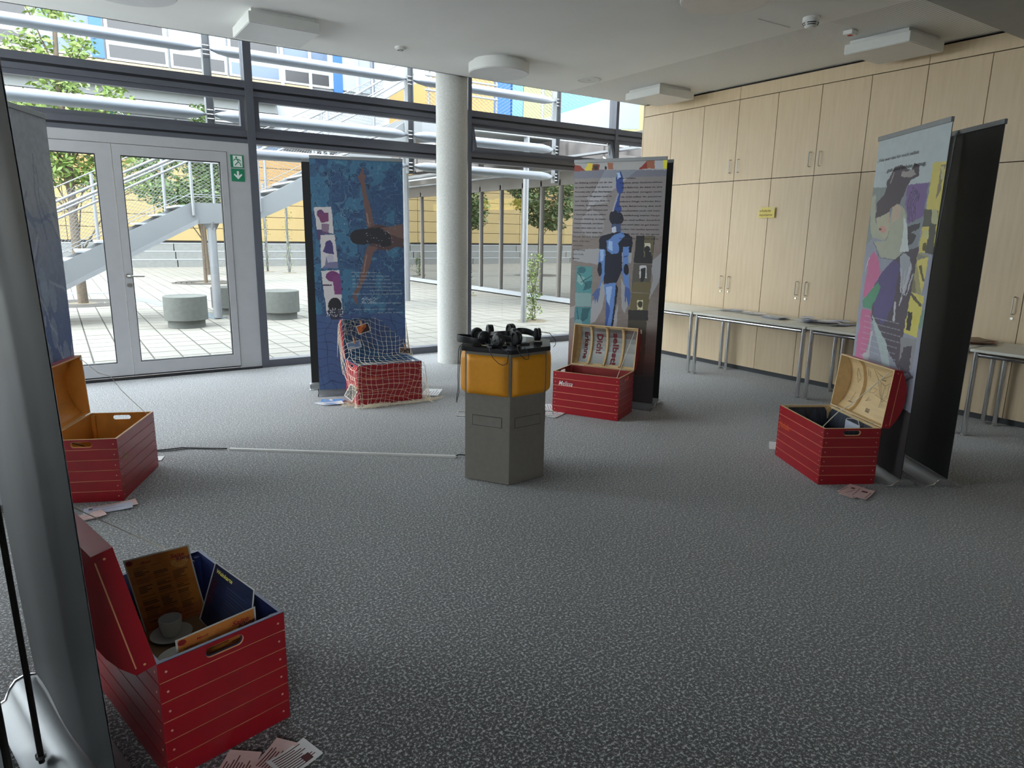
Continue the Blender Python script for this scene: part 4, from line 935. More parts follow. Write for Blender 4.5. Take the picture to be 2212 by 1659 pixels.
# art 3: figure with raised leg and letter text
def art_dancer():
    c = Canvas(210, 520, C(116, 106, 102)[:3], BW, BH); nx, ny = 210, 520
    n1 = vnoise(nx, ny, 6, 14, 4); n2 = vnoise(nx, ny, 26, 66, 5); n3 = vnoise(nx, ny, 12, 160, 6)
    c.a *= (1+.14*(n3-.5)+.10*(n2-.5))[:, :, None]
    c.frame([(1240.1, 351), (1444, 344), (1407.6, 863.4), (1219, 846)], 4.485, 1210, 330); c.jitter(6, 50)
    g = C(142, 142, 146); g2 = C(120, 117, 118)
    c.rect(0, 160, 1200, 800, C(124, 118, 120), .8)
    c.poly([(440, 170), (560, 80), (840, 70), (780, 150), (600, 300), (250, 560), (300, 420)], g, .85)
    c.ell(310, 690, 115, 130, g, .45); c.poly([(250, 430), (420, 380), (470, 480), (300, 520)], g, .6)
    c.poly([(600, 700), (900, 420), (1010, 330), (1020, 420), (760, 700), (620, 780)], g2, .9)
    c.poly([(120, 940), (400, 920), (700, 930), (690, 1060), (430, 1040), (380, 1080), (120, 1040)], g, .95)
    c.poly([(880, 1050), (1010, 930), (1010, 980), (960, 1230), (860, 1400), (900, 1200)], g, .9)
    c.poly([(400, 1250), (440, 1300), (400, 1500), (330, 1620), (260, 1660), (300, 1430)], g, .95); c.poly([(560, 1440), (540, 1660), (480, 1680)], g, .95); c.poly([(590, 1200), (680, 1400), (620, 1540), (590, 1480)], g, .95)
    c.poly([(60, 1500), (130, 1470), (120, 1580), (60, 1600)], C(160, 150, 150), .6)
    m = (c.V > 160-.04*c.U) & (c.V < 260-.03*c.U); c.a[m] = c.a[m]*.6+np.array(C(66, 84, 116)[:3])*.4
    # coloured strip on top
    c.rect(100, 60, 1200, 170, C(150, 148, 148)); c.poly([(133, 120), (190, 130), (240, 178), (133, 185)], C(128, 52, 40)); c.poly([(230, 175), (270, 105), (320, 110), (312, 178)], C(196, 178, 66)); c.rect(310, 118, 382, 176, C(104, 52, 40)); c.ell(345, 150, 22, 20, C(50, 40, 40)); c.rect(465, 105, 520, 165, C(142, 92, 72)); c.ell(445, 152, 12, 16, C(50, 30, 30))
    c.poly([(770, 165), (850, 85), (850, 160)], C(124, 44, 40)); c.rect(850, 82, 925, 158, C(136, 84, 62)); c.rect(925, 82, 1005, 158, C(160, 162, 168)); c.rect(1005, 80, 1100, 158, C(206, 190, 60))
    # figure
    bl = C(84, 116, 172); b2 = C(40, 62, 122); nv = C(22, 24, 40); lt = C(148, 172, 200)
    c.poly([(560, 195), (590, 182), (612, 230), (622, 320), (615, 370), (590, 400), (570, 560), (520, 560), (560, 390), (548, 340), (546, 250)], b2); c.poly([(556, 200), (580, 190), (596, 240), (560, 260)], lt); c.line([(566, 400), (500, 600)], 14, C(150, 150, 160), .7)
    c.ell(545, 630, 66, 74, nv); c.ell(505, 610, 26, 44, nv); c.ell(590, 640, 26, 44, nv); c.ell(570, 540, 26, 40, b2)
    c.poly([(500, 690), (590, 680), (590, 800), (490, 800)], C(56, 70, 104)); c.poly([(500, 720), (540, 710), (555, 790), (500, 800)], C(170, 176, 190))
    c.poly([(372, 850), (390, 805), (470, 780), (560, 760), (660, 780), (700, 810), (706, 870), (690, 960), (600, 960), (600, 1130), (540, 1250), (420, 1262), (405, 1130), (430, 1060), (436, 930), (375, 930)], nv)
    c.poly([(446, 850), (480, 830), (520, 790), (610, 760), (630, 800), (560, 870), (575, 930), (560, 965), (500, 975), (455, 940)], bl); c.poly([(470, 850), (510, 850), (505, 950), (465, 920)], lt, .8)
    c.poly([(380, 925), (432, 930), (430, 1060), (425, 1170), (385, 1290), (350, 1330), (395, 1200), (360, 1150), (358, 1090)], bl); c.ell(380, 1120, 22, 70, nv); c.poly([(385, 930), (420, 930), (416, 1040), (384, 1040)], lt, .7)
    c.poly([(345, 1310), (385, 1300), (372, 1380), (352, 1450), (342, 1400), (330, 1455), (326, 1400), (312, 1430), (318, 1380), (298, 1370)], C(66, 84, 130))
    c.poly([(610, 905), (670, 900), (660, 1050), (665, 1180), (670, 1300), (630, 1290), (600, 1140), (606, 1060)], bl); c.ell(640, 1120, 26, 54, nv); c.line([(620, 1000), (650, 990)], 10, b2)
    c.poly([(628, 1280), (672, 1300), (682, 1340), (672, 1440), (655, 1470), (640, 1380), (628, 1460), (622, 1360)], C(60, 84, 140))
    c.poly([(420, 1260), (540, 1246), (550, 1330), (520, 1480), (500, 1680), (430, 1690), (440, 1480)], bl); c.poly([(540, 1250), (560, 1300), (545, 1400), (500, 1690), (480, 1690), (520, 1450)], nv); c.poly([(440, 1290), (500, 1280), (470, 1470), (445, 1430)], lt, .7); c.poly([(440, 1400), (480, 1500), (440, 1690), (425, 1690)], b2, .8)
    # right photo strip
    bk = C(40, 40, 42); br = C(92, 84, 66)
    c.poly([(742, 795), (924, 800), (895, 1062), (715, 1056)], bk); c.poly([(820, 800), (915, 802), (900, 990), (810, 1000)], br); c.rect(822, 865, 880, 950, C(176, 172, 156)); c.ell(848, 925, 30, 34, bk); c.poly([(825, 950), (885, 950), (895, 1062), (830, 1060)], bk)
    c.poly([(712, 1062), (894, 1066), (868, 1340), (690, 1332)], C(78, 74, 70)); c.rect(770, 1078, 840, 1200, C(176, 174, 176)); c.poly([(785, 1110), (830, 1100), (828, 1180), (805, 1235), (780, 1235)], bk); c.poly([(712, 1235), (885, 1235), (870, 1340), (690, 1332)], C(96, 86, 64))
    c.poly([(690, 1340), (868, 1345), (838, 1600), (660, 1600)], C(96, 86, 62)); c.rect(745, 1410, 802, 1500, C(182, 178, 150)); c.ell(775, 1448, 24, 30, C(60, 56, 44)); c.rect(655, 1505, 850, 1600, C(46, 44, 44))
    c.poly([(655, 1600), (838, 1600), (800, 2120), (600, 2120)], C(64, 60, 52)); c.rect(722, 1688, 790, 1730, C(190, 188, 176)); c.rect(740, 1820, 780, 1900, C(110, 96, 66))
    # left teal photos
    c.poly([(150, 1092), (308, 1098), (296, 1352), (140, 1346)], C(70, 124, 128)); c.ell(200, 1130, 40, 30, C(46, 92, 98)); c.poly([(160, 1180), (230, 1200), (200, 1280), (150, 1240)], C(116, 152, 152)); c.poly([(240, 1240), (300, 1230), (296, 1300), (210, 1330)], C(40, 84, 92)); c.line([(160, 1150), (250, 1290)], 8, C(28, 60, 66)); c.line([(190, 1250), (300, 1180)], 6, C(30, 60, 66))
    c.poly([(134, 1350), (296, 1352), (288, 1480), (128, 1480)], C(112, 146, 148), .8)
    c.poly([(128, 1484), (288, 1484), (276, 1690), (118, 1690)], C(62, 112, 118)); c.line([(150, 1500), (160, 1600)], 8, C(30, 66, 72)); c.poly([(200, 1500), (280, 1490), (250, 1600), (180, 1640)], C(36, 78, 86)); c.ell(160, 1640, 40, 36, C(96, 130, 134))
    # reddish to black towards the bottom (printed)
    k = np.clip((c.V-1650)/380, 0, 1)[:, :, None]*.9; n_ = c.V > 1650
    tgt = np.array(C(96, 56, 48)[:3]); tgt2 = np.array(C(38, 34, 38)[:3]); kk = np.clip((c.V-1950)/200, 0, 1)[:, :, None]
    c.a = np.where(n_[:, :, None], c.a*(1-k)+(tgt*(1-kk)+tgt2*kk)*k, c.a); return c
# art 4: crouching figure, purple, pink and yellow fields
def art_crouch():
    c = Canvas(190, 500, C(136, 140, 156)[:3], BW, BH); nx, ny = 190, 500
    c.frame([(1901, 305), (2046, 262), (1938, 1021), (1806, 938.3)], 3.605, 1820, 240); c.jitter(9, 50)
    n2 = vnoise(nx, ny, 26, 66, 5)
    c.poly([(240, 150), (900, 60), (800, 500), (340, 555), (230, 572)], C(168, 178, 182))
    c.poly([(230, 560), (340, 552), (320, 800), (120, 1050), (140, 800)], C(122, 132, 130)); c.poly([(340, 552), (660, 505), (560, 1000), (400, 1000)], C(122, 130, 138))
    c.poly([(500, 530), (650, 504), (610, 740), (500, 800), (480, 660)], C(112, 88, 140))
    for i in range(5): c.line([(500+i*12, 780), (500+i*14, 640), (540+i*8, 540+i*22), (590-i*4, 600+i*10)], 4, C(60, 50, 70))
    c.poly([(680, 370), (790, 355), (700, 1000), (575, 1000), (640, 640)], C(196, 182, 92)); c.poly([(735, 380), (770, 375), (730, 560), (700, 620)], C(130, 118, 90)); c.rect(735, 390, 760, 480, C(176, 168, 120))
    c.poly([(618, 690), (722, 690), (705, 800), (602, 818)], C(84, 84, 74)); c.rect(672, 690, 712, 790, C(168, 166, 128)); c.poly([(655, 795), (705, 795), (680, 1010), (625, 1000)], C(74, 74, 70)); c.rect(606, 930, 632, 985, C(90, 80, 36)); c.rect(612, 840, 648, 900, C(186, 182, 120))
    c.poly([(575, 1000), (650, 1020), (600, 1310), (500, 1290)], C(150, 144, 100)); c.poly([(560, 1010), (640, 1030), (590, 1080)], C(124, 124, 112)); c.poly([(560, 1060), (650, 1030), (600, 1310)], C(200, 186, 96)); c.line([(590, 1100), (610, 1200)], 16, C(96, 84, 50)); c.poly([(510, 1180), (540, 1150), (560, 1300), (500, 1290)], C(118, 112, 84))
    c.poly([(500, 1290), (620, 1320), (560, 1640), (445, 1600)], C(200, 188, 84)); c.poly([(495, 1440), (532, 1450), (510, 1590), (480, 1580)], C(46, 44, 34)); c.line([(520, 1310), (590, 1390)], 22, C(90, 82, 60)); c.rect(535, 1470, 560, 1540, C(200, 186, 70))
    # dark shape
    c.poly([(300, 1160), (440, 1010), (580, 960), (540, 1180), (450, 1660), (420, 1900), (300, 1700), (210, 1500), (240, 1260)], C(74, 64, 76)); c.poly([(300, 1160), (400, 1060), (440, 1100), (380, 1400), (300, 1560), (230, 1480), (250, 1240)], C(78, 68, 122), .9)
    # hair
    c.poly([(400, 420), (440, 395), (470, 400), (520, 430), (545, 380), (585, 395), (580, 465), (545, 480), (515, 500), (480, 570), (440, 660), (370, 700), (350, 740), (300, 760), (275, 830), (258, 780), (270, 660), (330, 600), (345, 520)], C(70, 60, 70)); c.poly([(455, 440), (540, 425), (560, 455), (500, 480), (450, 470)], C(160, 152, 150), .8); c.line([(400, 450), (370, 520)], 6, C(160, 150, 150))
    # body
    sk = C(160, 162, 144)
    c.poly([(265, 770), (360, 725), (370, 850), (340, 920), (270, 890)], C(168, 166, 142)); c.poly([(220, 640), (262, 600), (258, 800), (300, 900), (340, 930), (230, 910), (215, 820)], sk); c.ell(310, 850, 28, 26, C(196, 130, 120), .8); c.ell(292, 850, 8, 8, C(90, 60, 60)); c.line([(352, 740), (362, 800)], 8, C(200, 130, 120), .7)
    c.poly([(372, 740), (385, 690), (420, 665), (460, 680), (485, 740), (490, 980), (400, 1060), (300, 1050), (240, 940), (330, 930), (360, 850)], sk); c.poly([(385, 690), (420, 666), (450, 690), (440, 760), (380, 800)], C(182, 160, 140)); c.poly([(470, 740), (492, 800), (505, 1000), (440, 1000), (460, 900)], C(190, 196, 196))
    c.line([(240, 940), (280, 1050), (380, 1062)], 4, C(80, 84, 80)); c.line([(360, 860), (330, 930)], 4, C(90, 90, 84))
    c.poly([(495, 820), (540, 800), (590, 790), (580, 830), (520, 860), (560, 880), (530, 940), (500, 950)], C(58, 56, 62))
    c.poly([(205, 1060), (240, 1010), (275, 1050), (290, 1170), (200, 1330), (150, 1360)], C(186, 92, 138)); c.line([(205, 1060), (170, 1160)], 4, C(214, 180, 200))
    c.poly([(145, 1380), (270, 1230), (290, 1270), (210, 1440), (150, 1430)], C(70, 138, 106))
    c.poly([(140, 1440), (210, 1450), (205, 1640), (180, 1700), (130, 1900), (60, 1900)], C(184, 92, 136)); c.poly([(200, 1620), (225, 1600), (200, 1720), (170, 1900), (130, 1800), (180, 1760)], C(176, 176, 178))
    c.poly([(215, 1480), (250, 1550), (330, 1700), (360, 2000), (320, 2050), (270, 1760)], C(156, 172, 172))
    c.poly([(440, 1040), (470, 1005), (510, 1040), (530, 1120), (470, 1320), (440, 1240)], C(148, 154, 164))
    for i in range(4): c.line([(450+i*28, 1130+i*10), (440+i*14, 1300+i*8)], 9, C(168, 168, 176))
    c.line([(400, 1380), (385, 1520)], 12, C(180, 180, 186)); c.line([(520, 1090), (430, 1400)], 8, C(180, 180, 186))
    c.poly([(440, 1640), (560, 1650), (520, 1900), (420, 1900)], C(130, 130, 134)); c.poly([(460, 1720), (520, 1700), (500, 1900), (440, 1950), (420, 1850)], C(66, 60, 72)); c.line([(440, 1850), (520, 1950), (400, 2040)], 16, C(70, 64, 76))
    c.rect(0, 2290, 1000, 2900, C(46, 40, 44)); c.poly([(150, 2050), (520, 2250), (520, 2330), (100, 2300)], C(46, 40, 44)); c.line([(610, 1430), (585, 1560)], 20, C(90, 140, 110), .7)
    c.a *= (1+.08*(n2-.5))[:, :, None]; return c
G_B = 'printed roll-up banners'
def bmul(c, k): c.a *= k; return c
def fade(c, k): g = c.a.mean(2, keepdims=True); c.a = c.a*(1-k)+(g*.5+.20)*k; return c
b1 = banner((-.31, 4.51), (.04, 5.29), 'white and blue brushstroke banner behind the orange-lined chest at left', G_B, bmul(art_left(), 1.35))
banner((-.19, 5.41), (-.58, 4.52), 'black-backed banner just behind the blue brushstroke banner at far left', 'black-backed roll-up banners', front=M_bprint)
b2 = banner((2.01, 6.395), (2.80, 6.11), 'deep blue swimmer banner behind the net-covered chest', G_B, fade(bmul(art_swimmer(), 1.15), .06))
banner((2.90, 6.44), (2.045, 6.75), 'black-backed banner directly behind the blue swimmer banner', 'black-backed roll-up banners', front=M_bprint)
b3 = banner((4.045, 5.10), (4.455, 4.345), 'grey banner of a dancer with raised leg between columns of text', G_B, bmul(art_dancer(), 1.7))
banner((4.665, 4.47), (4.26, 5.22), 'black-backed banner peeking out right of the dancer banner', 'black-backed roll-up banners', front=M_bprint)
b4 = banner((4.89, 2.76), (4.40, 2.065), 'grey, purple and yellow banner of a crouching figure with blowing hair', G_B, fade(bmul(art_crouch(), 1.25), .16), H=2.245)
banner((4.68, 1.90), (5.17, 2.60), 'tall black banner back right of the crouching figure banner', 'black-backed roll-up banners', front=M_bprint, H=2.24)
t5 = banner((.005, 1.735), (-.20, 2.56), 'large dark grey banner back in the left foreground with its silver foot', 'banners in the left foreground', back=M_bgrey, front=M_bprint, lean=.028, pole=M_pole, ps=1, Z0=.085)
banner((-.424, 2.32), (-.22, 1.496), 'banner at the very left picture edge, only its dark pole and foot in view', 'banners in the left foreground', back=M_bgrey, front=M_bprint, pole=M_pole, r_pole=.009, ps=1, Z0=.085)
# lettering printed on the banners
def banner_frame(t, lean=0): return t
M_tdark = mat('letter_dark', C(66, 60, 64), .7); M_tlight = mat('letter_light', C(196, 204, 214), .7)
def lettering(t, lines, m_, y=-.0035, bold=.012, shear=0):
    """lines: (text, x_left, z_base, width or None, cap height, slope)"""
    m = MB()
    for tx, x, z, w_, h, sl in lines:
        Mx = Matrix.Translation((x, y, z)) @ Matrix.Rotation(sl, 4, 'Y') @ Matrix.Rotation(R(90), 4, 'X')
        text_to(m, tx, Mx, w_, h, shear=shear, bold=bold)
    return m.build('lettering', m_, t)
H_ = BH-Z0; W3 = .859
def VZ(v, H=BH): return H-v*(H-Z0)
L3 = ['im Anhang schicke ich dir das', 'f\u00fcr mein Hauptbild. Ich dachte an', 'Pirouette oder einen Standspagat', 'vorhandener F\u00e4higkeiten kann ich', '"gut". Darauf kann man, finde ich,', 'Vitalit\u00e4t, Ausgeglichenheit,', 'einsichverbiegen, Schmerz und', '1. Deswegen ist es eine sch\u00f6ne', 'Thomas Glasberg, zu zeigen', 'Fehlerschnischaft, zerreissen', 'schen, dass man mir nach', 'Balance ist dann quasi das', 'Druck, der sich dadurch', 'Blind, nicht wahr.', 'neuzeulen', 'Bis Samstag', 'Viele Gr\u00fc\u00dfe', 'Melissa']
R3 = ['Hallo Christine,', 'Ergebnis eines Gedankenblitzes', 'eine Ballerina, die dabei ist, eine', 'zu machen (wegen nicht', 'da nicht selber f\u00fcr pausieren', 'mehrere Dinge verbindet Elan,', 'Disziplin, Beherrschung, aber auch', 'wahrscheinlich noch viel mehr', 'Verbildlichung meines Haupt-', 'innen und au\u00dfen. Innerlich', 'kann mich aber so gut beherr-', 'au\u00dfen hin nichts anmerkt.', 'Ventil, durch das der ganze', 'aufbaut, entweichen kann.']
ln = []; dv = .0188
for i, s_ in enumerate(L3):
    wd = [.36, .36, .355, .36, .345, .33, .325, .31, .31, .29, .285, .285, .275, .17, .10, .12, .11, .07][i]; ln.append((s_, -.415, VZ(.090+dv*i), wd, .0135, 0))
for i, s_ in enumerate(R3):
    x0 = [.005, .015, .03, .035, .035, .015, .0, .01, .025, .03, .04, .045, .05, .035][i]; wd = .40-x0+(0 if i else -.24); ln.append((s_, x0, VZ(.075+dv*i), wd, .0135, 0))
lettering(b3, ln, M_tdark)
lettering(b2, [('Das Wasser tr\u00e4gt mich, es', -.08, VZ(.487), .27, .011, 0), ('ist das Gef\u00fchl von Weite und', -.075, VZ(.503), .35, .011, 0), ('der Moment, in dem alles leicht', -.075, VZ(.519), .36, .011, 0), ('wird. Schwimmen ist wie ein Atmen', -.075, VZ(.535), .46, .011, 0), ('im Blau und lassen im Wasser', -.075, VZ(.551), .38, .011, 0), ('... und wieder kommt das Ger\u00e4usch', .06, VZ(.567), .33, .011, 0), ('Wellen, die mich immer wieder aufnehmen', -.075, VZ(.583), .47, .011, 0), ('UND ANDERS UND WEIT GEHEN', .0, VZ(.625), .38, .012, 0), ('Mein Weg und mein Ziel', -.07, VZ(.652), .38, .011, 0), ('...bis ans Ufer', .12, VZ(.668), .28, .011, 0)], M_tlight, bold=0, shear=.3)
bp_ = []
lettering(b4, [('\u201eWie war das f\u00fcr mich selbst', -.40, VZ(.072, 2.245), .52, .020, R(-.5)), ('gut und sch\u00f6n genug.', -.25, VZ(.108, 2.245), .47, .026, R(-.5))], M_tdark, bold=.004, shear=.1)
lettering(b4, [(s_, -.30, VZ(.565+.0185*i, 2.245), w_, .009, 0) for i, (s_, w_) in enumerate([('ein Bild von meinem Gegen\u00fcber mit mir und', .46), ('ich sah mich an und wusste nicht, ob ich das', .49), ('wirklich bin. Wer hat gesagt, wie ich sein soll', .50), ('und wenn ich ehrlich bin, ist es genau das', .50), ('was mich so besonders macht und was ich', .48), ('heute an mir mag, auch wenn es mir', .47), ('manchmal nicht gelingt. Es gef\u00e4llt mir viel', .48), ('besser, ich selbst zu sein."', .30)])], M_tlight, bold=.002)
# ------------------------------------------------------------ the red slatted chests
M_red = mat('red_lacquer', C(160, 20, 34), .32, var=.06, vscale=14, bump=.03, coat=.15)
M_groove = mat('groove_pale', C(240, 176, 130), .6, var=.06)
M_ply = mat('plywood', C(214, 186, 140), .55, var=.08, vscale=5, stretch=(1, 6, 6))
M_orange = mat('orange_stain', C(214, 146, 62), .5, var=.10, vscale=4, stretch=(1, 5, 2))
M_navy = mat('navy_paint', C(34, 46, 92), .4, var=.08)
M_bluein = mat('blue_paint', C(56, 104, 150), .55, var=.08)
M_redin = mat('red_inside', C(150, 60, 60), .35, var=.08, coat=.3)
M_cloth = mat('black_cloth', C(26, 28, 34), .6, var=.5, vscale=5, stretch=(14, 14, .6), col2=C(60, 66, 84))
M_foil = mat('mirror_foil', C(190, 192, 192), .22, metal=.75, var=.08, vscale=3, bump=.25, bscale=9)
M_screw = mat('screw_head', C(236, 190, 170), .4, metal=.3)
M_cord = mat('cord_white', C(226, 220, 205), .7, var=.05)
CL, CW, CHH = .62, .38, .378
T_ = .008
def holed(mb, x0, x1, z0, z1, hx, hz, hw, hh, y0, y1, mi=0, n=16):
    """flat board in xz from y0 to y1 with an oblong hole"""
    xa, xb = hx-hw/2-.014, hx+hw/2+.014
    mb.box((x0, y0, z0), (xa, y1, z1), mi); mb.box((xb, y0, z0), (x1, y1, z1), mi)
    r = hh/2; out = []; inn = []
    for sgn, cx, xe in ((1, hx+hw/2-r, xb), (-1, hx-hw/2+r, xa)):
        for i in range(n+1):
            t = -1+2*i/n; a = t*math.pi/2; inn.append((cx+sgn*r*math.cos(a), hz+sgn*r*math.sin(a)))
            if abs(t) >= .5: k = (1-abs(t))/.5; out.append((cx+(xe-cx)*k, (z0 if t*sgn < 0 else z1)))
            else: out.append((xe, (z0+z1)/2+sgn*(z1-z0)/2*t/.5))
    N_ = len(inn); vs = [(x, y0, z) for x, z in out]+[(x, y0, z) for x, z in inn]+[(x, y1, z) for x, z in out]+[(x, y1, z) for x, z in inn]; fs = []
    for i in range(N_):
        j = (i+1) % N_; fs += [(i, j, N_+j, N_+i), (2*N_+j, 2*N_+i, 3*N_+i, 3*N_+j), (i, 2*N_+i, 2*N_+j, j), (N_+j, 3*N_+j, 3*N_+i, N_+i)]
    mb.add(vs, fs, mi)
def chest(label, x, y, rz, inner, angle, rim=M_ply, lid_in=None, ribs=(), name_side=0, group='red slatted chests with open lids'):
    t = thing('wooden_chest', label, 'chest', (x, y, 0), rz, group)
    hl, hw = CL/2, CW/2; s0 = .0035
    # core box: painted inside, pale outside so the grooves read pale
    m = MB()
    def wall(a, b, mi): m.box(a, b, mi)
    for sy in (-1, 1):
        o_, i_ = sy*(hw-.0035), sy*(hw-.0035-T_); 
        y0, y1 = min(o_, i_), max(o_, i_); ym = (o_+ (o_+i_)/2)/2
        m.box((-hl+.004, min(o_, (o_+i_)/2), .002), (hl-.004, max(o_, (o_+i_)/2), CHH-.001), 0)
        m.box((-hl+.012, min(i_, (o_+i_)/2), .002), (hl-.012, max(i_, (o_+i_)/2), CHH-.002), 1)
    m.box((-hl+.006, -hw+.006, .004), (hl-.006, hw-.006, .016), 1)
    m.build('core_box', [M_groove, inner], t)
    for sx in (-1, 1):
        m = MB(); zt0 = CHH-.062
        e = MB()
        e.box((-hw+.0045, -.0, .002), (hw-.0045, .004, zt0), 0); e.box((-hw+.012, .004, .002), (hw-.012, .008, zt0), 1)
        holed(e, -hw+.0045, hw-.0045, zt0, CHH-.001, 0, CHH-.031, .112, .032, 0, .004, 0); holed(e, -hw+.012, hw-.012, zt0, CHH-.002, 0, CHH-.031, .106, .028, .004, .008, 1)
        # local e: x = across, y = inward
        e.v = [((-hl+.0035+yy) if sx < 0 else (hl-.0035-yy), xx, zz) for xx, yy, zz in e.v]
        e.build('end_core', [M_groove, inner], t)
    # rim strip on top edge
    m = MB(); ri = .0125
    m.box((-hl+.001, -hw+.001, CHH-.002), (hl-.001, -hw+ri, CHH)); m.box((-hl+.001, hw-ri, CHH-.002), (hl-.001, hw-.001, CHH))
    m.box((-hl+.001, -hw+ri, CHH-.002), (-hl+ri, hw-ri, CHH)); m.box((hl-ri, -hw+ri, CHH-.002), (hl-.001, hw-ri, CHH)); m.build('rim', rim, t)
    # corner posts inside
    for sx in (-1, 1):
        for sy in (-1, 1):
            MB().box((min(sx*(hl-.013), sx*(hl-.035)), min(sy*(hw-.013), sy*(hw-.035)), .017), (max(sx*(hl-.013), sx*(hl-.035)), max(sy*(hw-.013), sy*(hw-.035)), CHH-.012)).build('corner_post', inner, t)
    # slats
    N = 6; p = CHH/N; g = .0042
    for k in range(N):
        z0, z1 = k*p+(g/2 if k else 0), (k+1)*p-(g/2 if k < N-1 else .0015)
        for sy in (-1, 1):
            MB().box((-hl+.0002, min(sy*hw, sy*(hw-.0034)), z0), (hl-.0002, max(sy*hw, sy*(hw-.0034)), z1)).build('slat', M_red, t)
        for sx in (-1, 1):
            e = MB()
            if k == N-1: holed(e, -hw+.0036, hw-.0036, z0, z1, 0, CHH-.031, .116, .036, 0, .0034)
            else: e.box((-hw+.0036, 0, z0), (hw-.0036, .0034, z1))
            e.v = [((-hl+yy) if sx < 0 else (hl-yy), xx, zz) for xx, yy, zz in e.v]
            e.build('slat', M_red, t)
    m = MB()
    for k in range(N):
        z = (k+.5)*p
        for sx in (-1, 1):
            for sy in (-1, 1):
                m.tube([(sx*(hl-.022), sy*hw, z), (sx*(hl-.022), sy*(hw+.0012), z)], .0036, 8); m.tube([(sx*hl, sy*(hw-.022), z), (sx*(hl+.0012), sy*(hw-.022), z)], .0036, 8)
    m.build('screws', M_screw, t, kind='stuff')
    # lid: profile in (d = distance from hinge, e = height over the lid's opening plane)
    prof = [(0, 0), (0, .052)]; n = 8
    for i in range(1, n): 
        d = i/n; prof.append((d*CW, .052+.066*math.sin(math.pi*d)**.8))
    prof += [(CW, .052), (CW, 0)]
    ca, sa = math.cos(angle), math.sin(angle)
    def L(d, e): # into chest local (y, z)
        return (hw-d*ca-e*(-sa)*1.0, CHH+.003+d*sa+e*ca) if False else (hw-d*ca+e*sa, CHH+.003+d*sa+e*ca)
    lid = bpy.data.objects.new('lid', None); COL.objects.link(lid); lid.parent = t
    lm = MB()
    po_ = prof; inn_ = [(.009, 0), (.009, .046)]+[(max(.009, min(CW-.009, d)), e-.009) for d, e in prof[2:-2]]+[(CW-.009, .046), (CW-.009, 0)]
    def shell(mb, A, B, x0, x1, mi_o, mi_i):
        k = len(A)
        vs = [(x, *L(d, e)) for x in (x0, x1) for (d, e) in A]+[(x, *L(d, e)) for x in (x0, x1) for (d, e) in B]
        for i in range(k-1):
            mb.add([vs[i], vs[i+1], vs[k+i+1], vs[k+i]], [(0, 1, 2, 3)], mi_o)
            mb.add([vs[2*k+i], vs[2*k+i+1], vs[3*k+i+1], vs[3*k+i]], [(3, 2, 1, 0)], mi_i)
        mb.add([vs[0], vs[k], vs[3*k], vs[2*k]], [(0, 1, 2, 3)], 2); mb.add([vs[k-1], vs[2*k-1], vs[4*k-1], vs[3*k-1]], [(3, 2, 1, 0)], 2)
    shell(lm, po_, inn_, -hl+.004, hl-.004, 0, 1)
    lid_in = lid_in or inner
    def endp(x0, x1, mi_o, mi_i, outer):
        k = len(prof); A = [(x0, *L(d, e)) for d, e in prof]; B = [(x1, *L(d, e)) for d, e in prof]
        lm.add(A, [tuple(range(k))], mi_o); lm.add(B, [tuple(range(k))[::-1]], mi_i)
        for i in range(k): j = (i+1) % k; lm.add([A[i], A[j], B[j], B[i]], [(0, 1, 2, 3)], 2 if i == k-1 else mi_o)
    endp(-hl, -hl+.009, 0, 1, 1); endp(hl, hl-.009, 0, 1, 1)
    lm.build('lid_shell', [M_red, lid_in, rim], lid)
    # pale grooves on the lid ends and lid back
    gm = MB()
    for sx in (-1, 1):
        x = sx*(hl+.0006); q = [(.02, .050), (CW-.02, .050), (CW-.02, .0465), (.02, .0465)]
        gm.add([(x, *L(d, e)) for d, e in q], [(0, 1, 2, 3)])
        for d, e in ((.02, .026), (CW-.02, .026)): 
            yy, zz = L(d, e); gm.tube([(x, yy, zz), (x+sx*.001, yy, zz)], .0036, 8)
    for i in range(2, len(prof)-2):
        d, e = prof[i]; yy, zz = L(d, e+.0008); y2, z2 = L(d+.004, e+.0008)
        gm.add([(-hl+.01, yy, zz), (hl-.01, yy, zz), (hl-.01, y2, z2), (-hl+.01, y2, z2)], [(0, 1, 2, 3)])
    gm.build('lid_grooves', M_groove, lid, kind='stuff')
    for rx in ribs:
        m = MB(); k = len(inn_)
        A = [(rx-.009, *L(d, e)) for d, e in inn_[1:-1]]; A2 = [(rx-.009, *L(min(max(d, .02), CW-.02), max(e-.022, .012))) for d, e in inn_[1:-1]]
        B = [(x+.018, y_, z_) for x, y_, z_ in A]; B2 = [(x+.018, y_, z_) for x, y_, z_ in A2]
        for i in range(len(A)-1):
            m.add([A[i], A[i+1], A2[i+1], A2[i]], [(0, 1, 2, 3)]); m.add([B[i], B[i+1], B2[i+1], B2[i]], [(3, 2, 1, 0)]); m.add([A2[i], A2[i+1], B2[i+1], B2[i]], [(0, 1, 2, 3)])
        m.build('rib', rim, lid)
    # hinges
    for hx in (-.2, .2):
        m = MB(); m.box((hx-.025, hw-.004, CHH-.012), (hx+.025, hw+.0035, CHH+.008)); m.tube([(hx-.025, hw+.003, CHH+.002), (hx+.025, hw+.003, CHH+.002)], .003, 8); m.build('hinge', M_steel, t)
    return t, L
def side_name(t, s, x, z, w_, h, m_):
    m = MB(); Mx = Matrix.Translation((x, -CW/2-.0012, z)) @ Matrix.Rotation(R(90), 4, 'X'); text_to(m, s, Mx, w_, h, shear=.35, bold=.006); return m.build('painted_name', m_, t)
def cord_part(t, pts, r=.0022, name='lid_cord', m_=None):
    return autosmooth(MB().tube(pts, r, 6).build(name, m_ or M_cord, t))
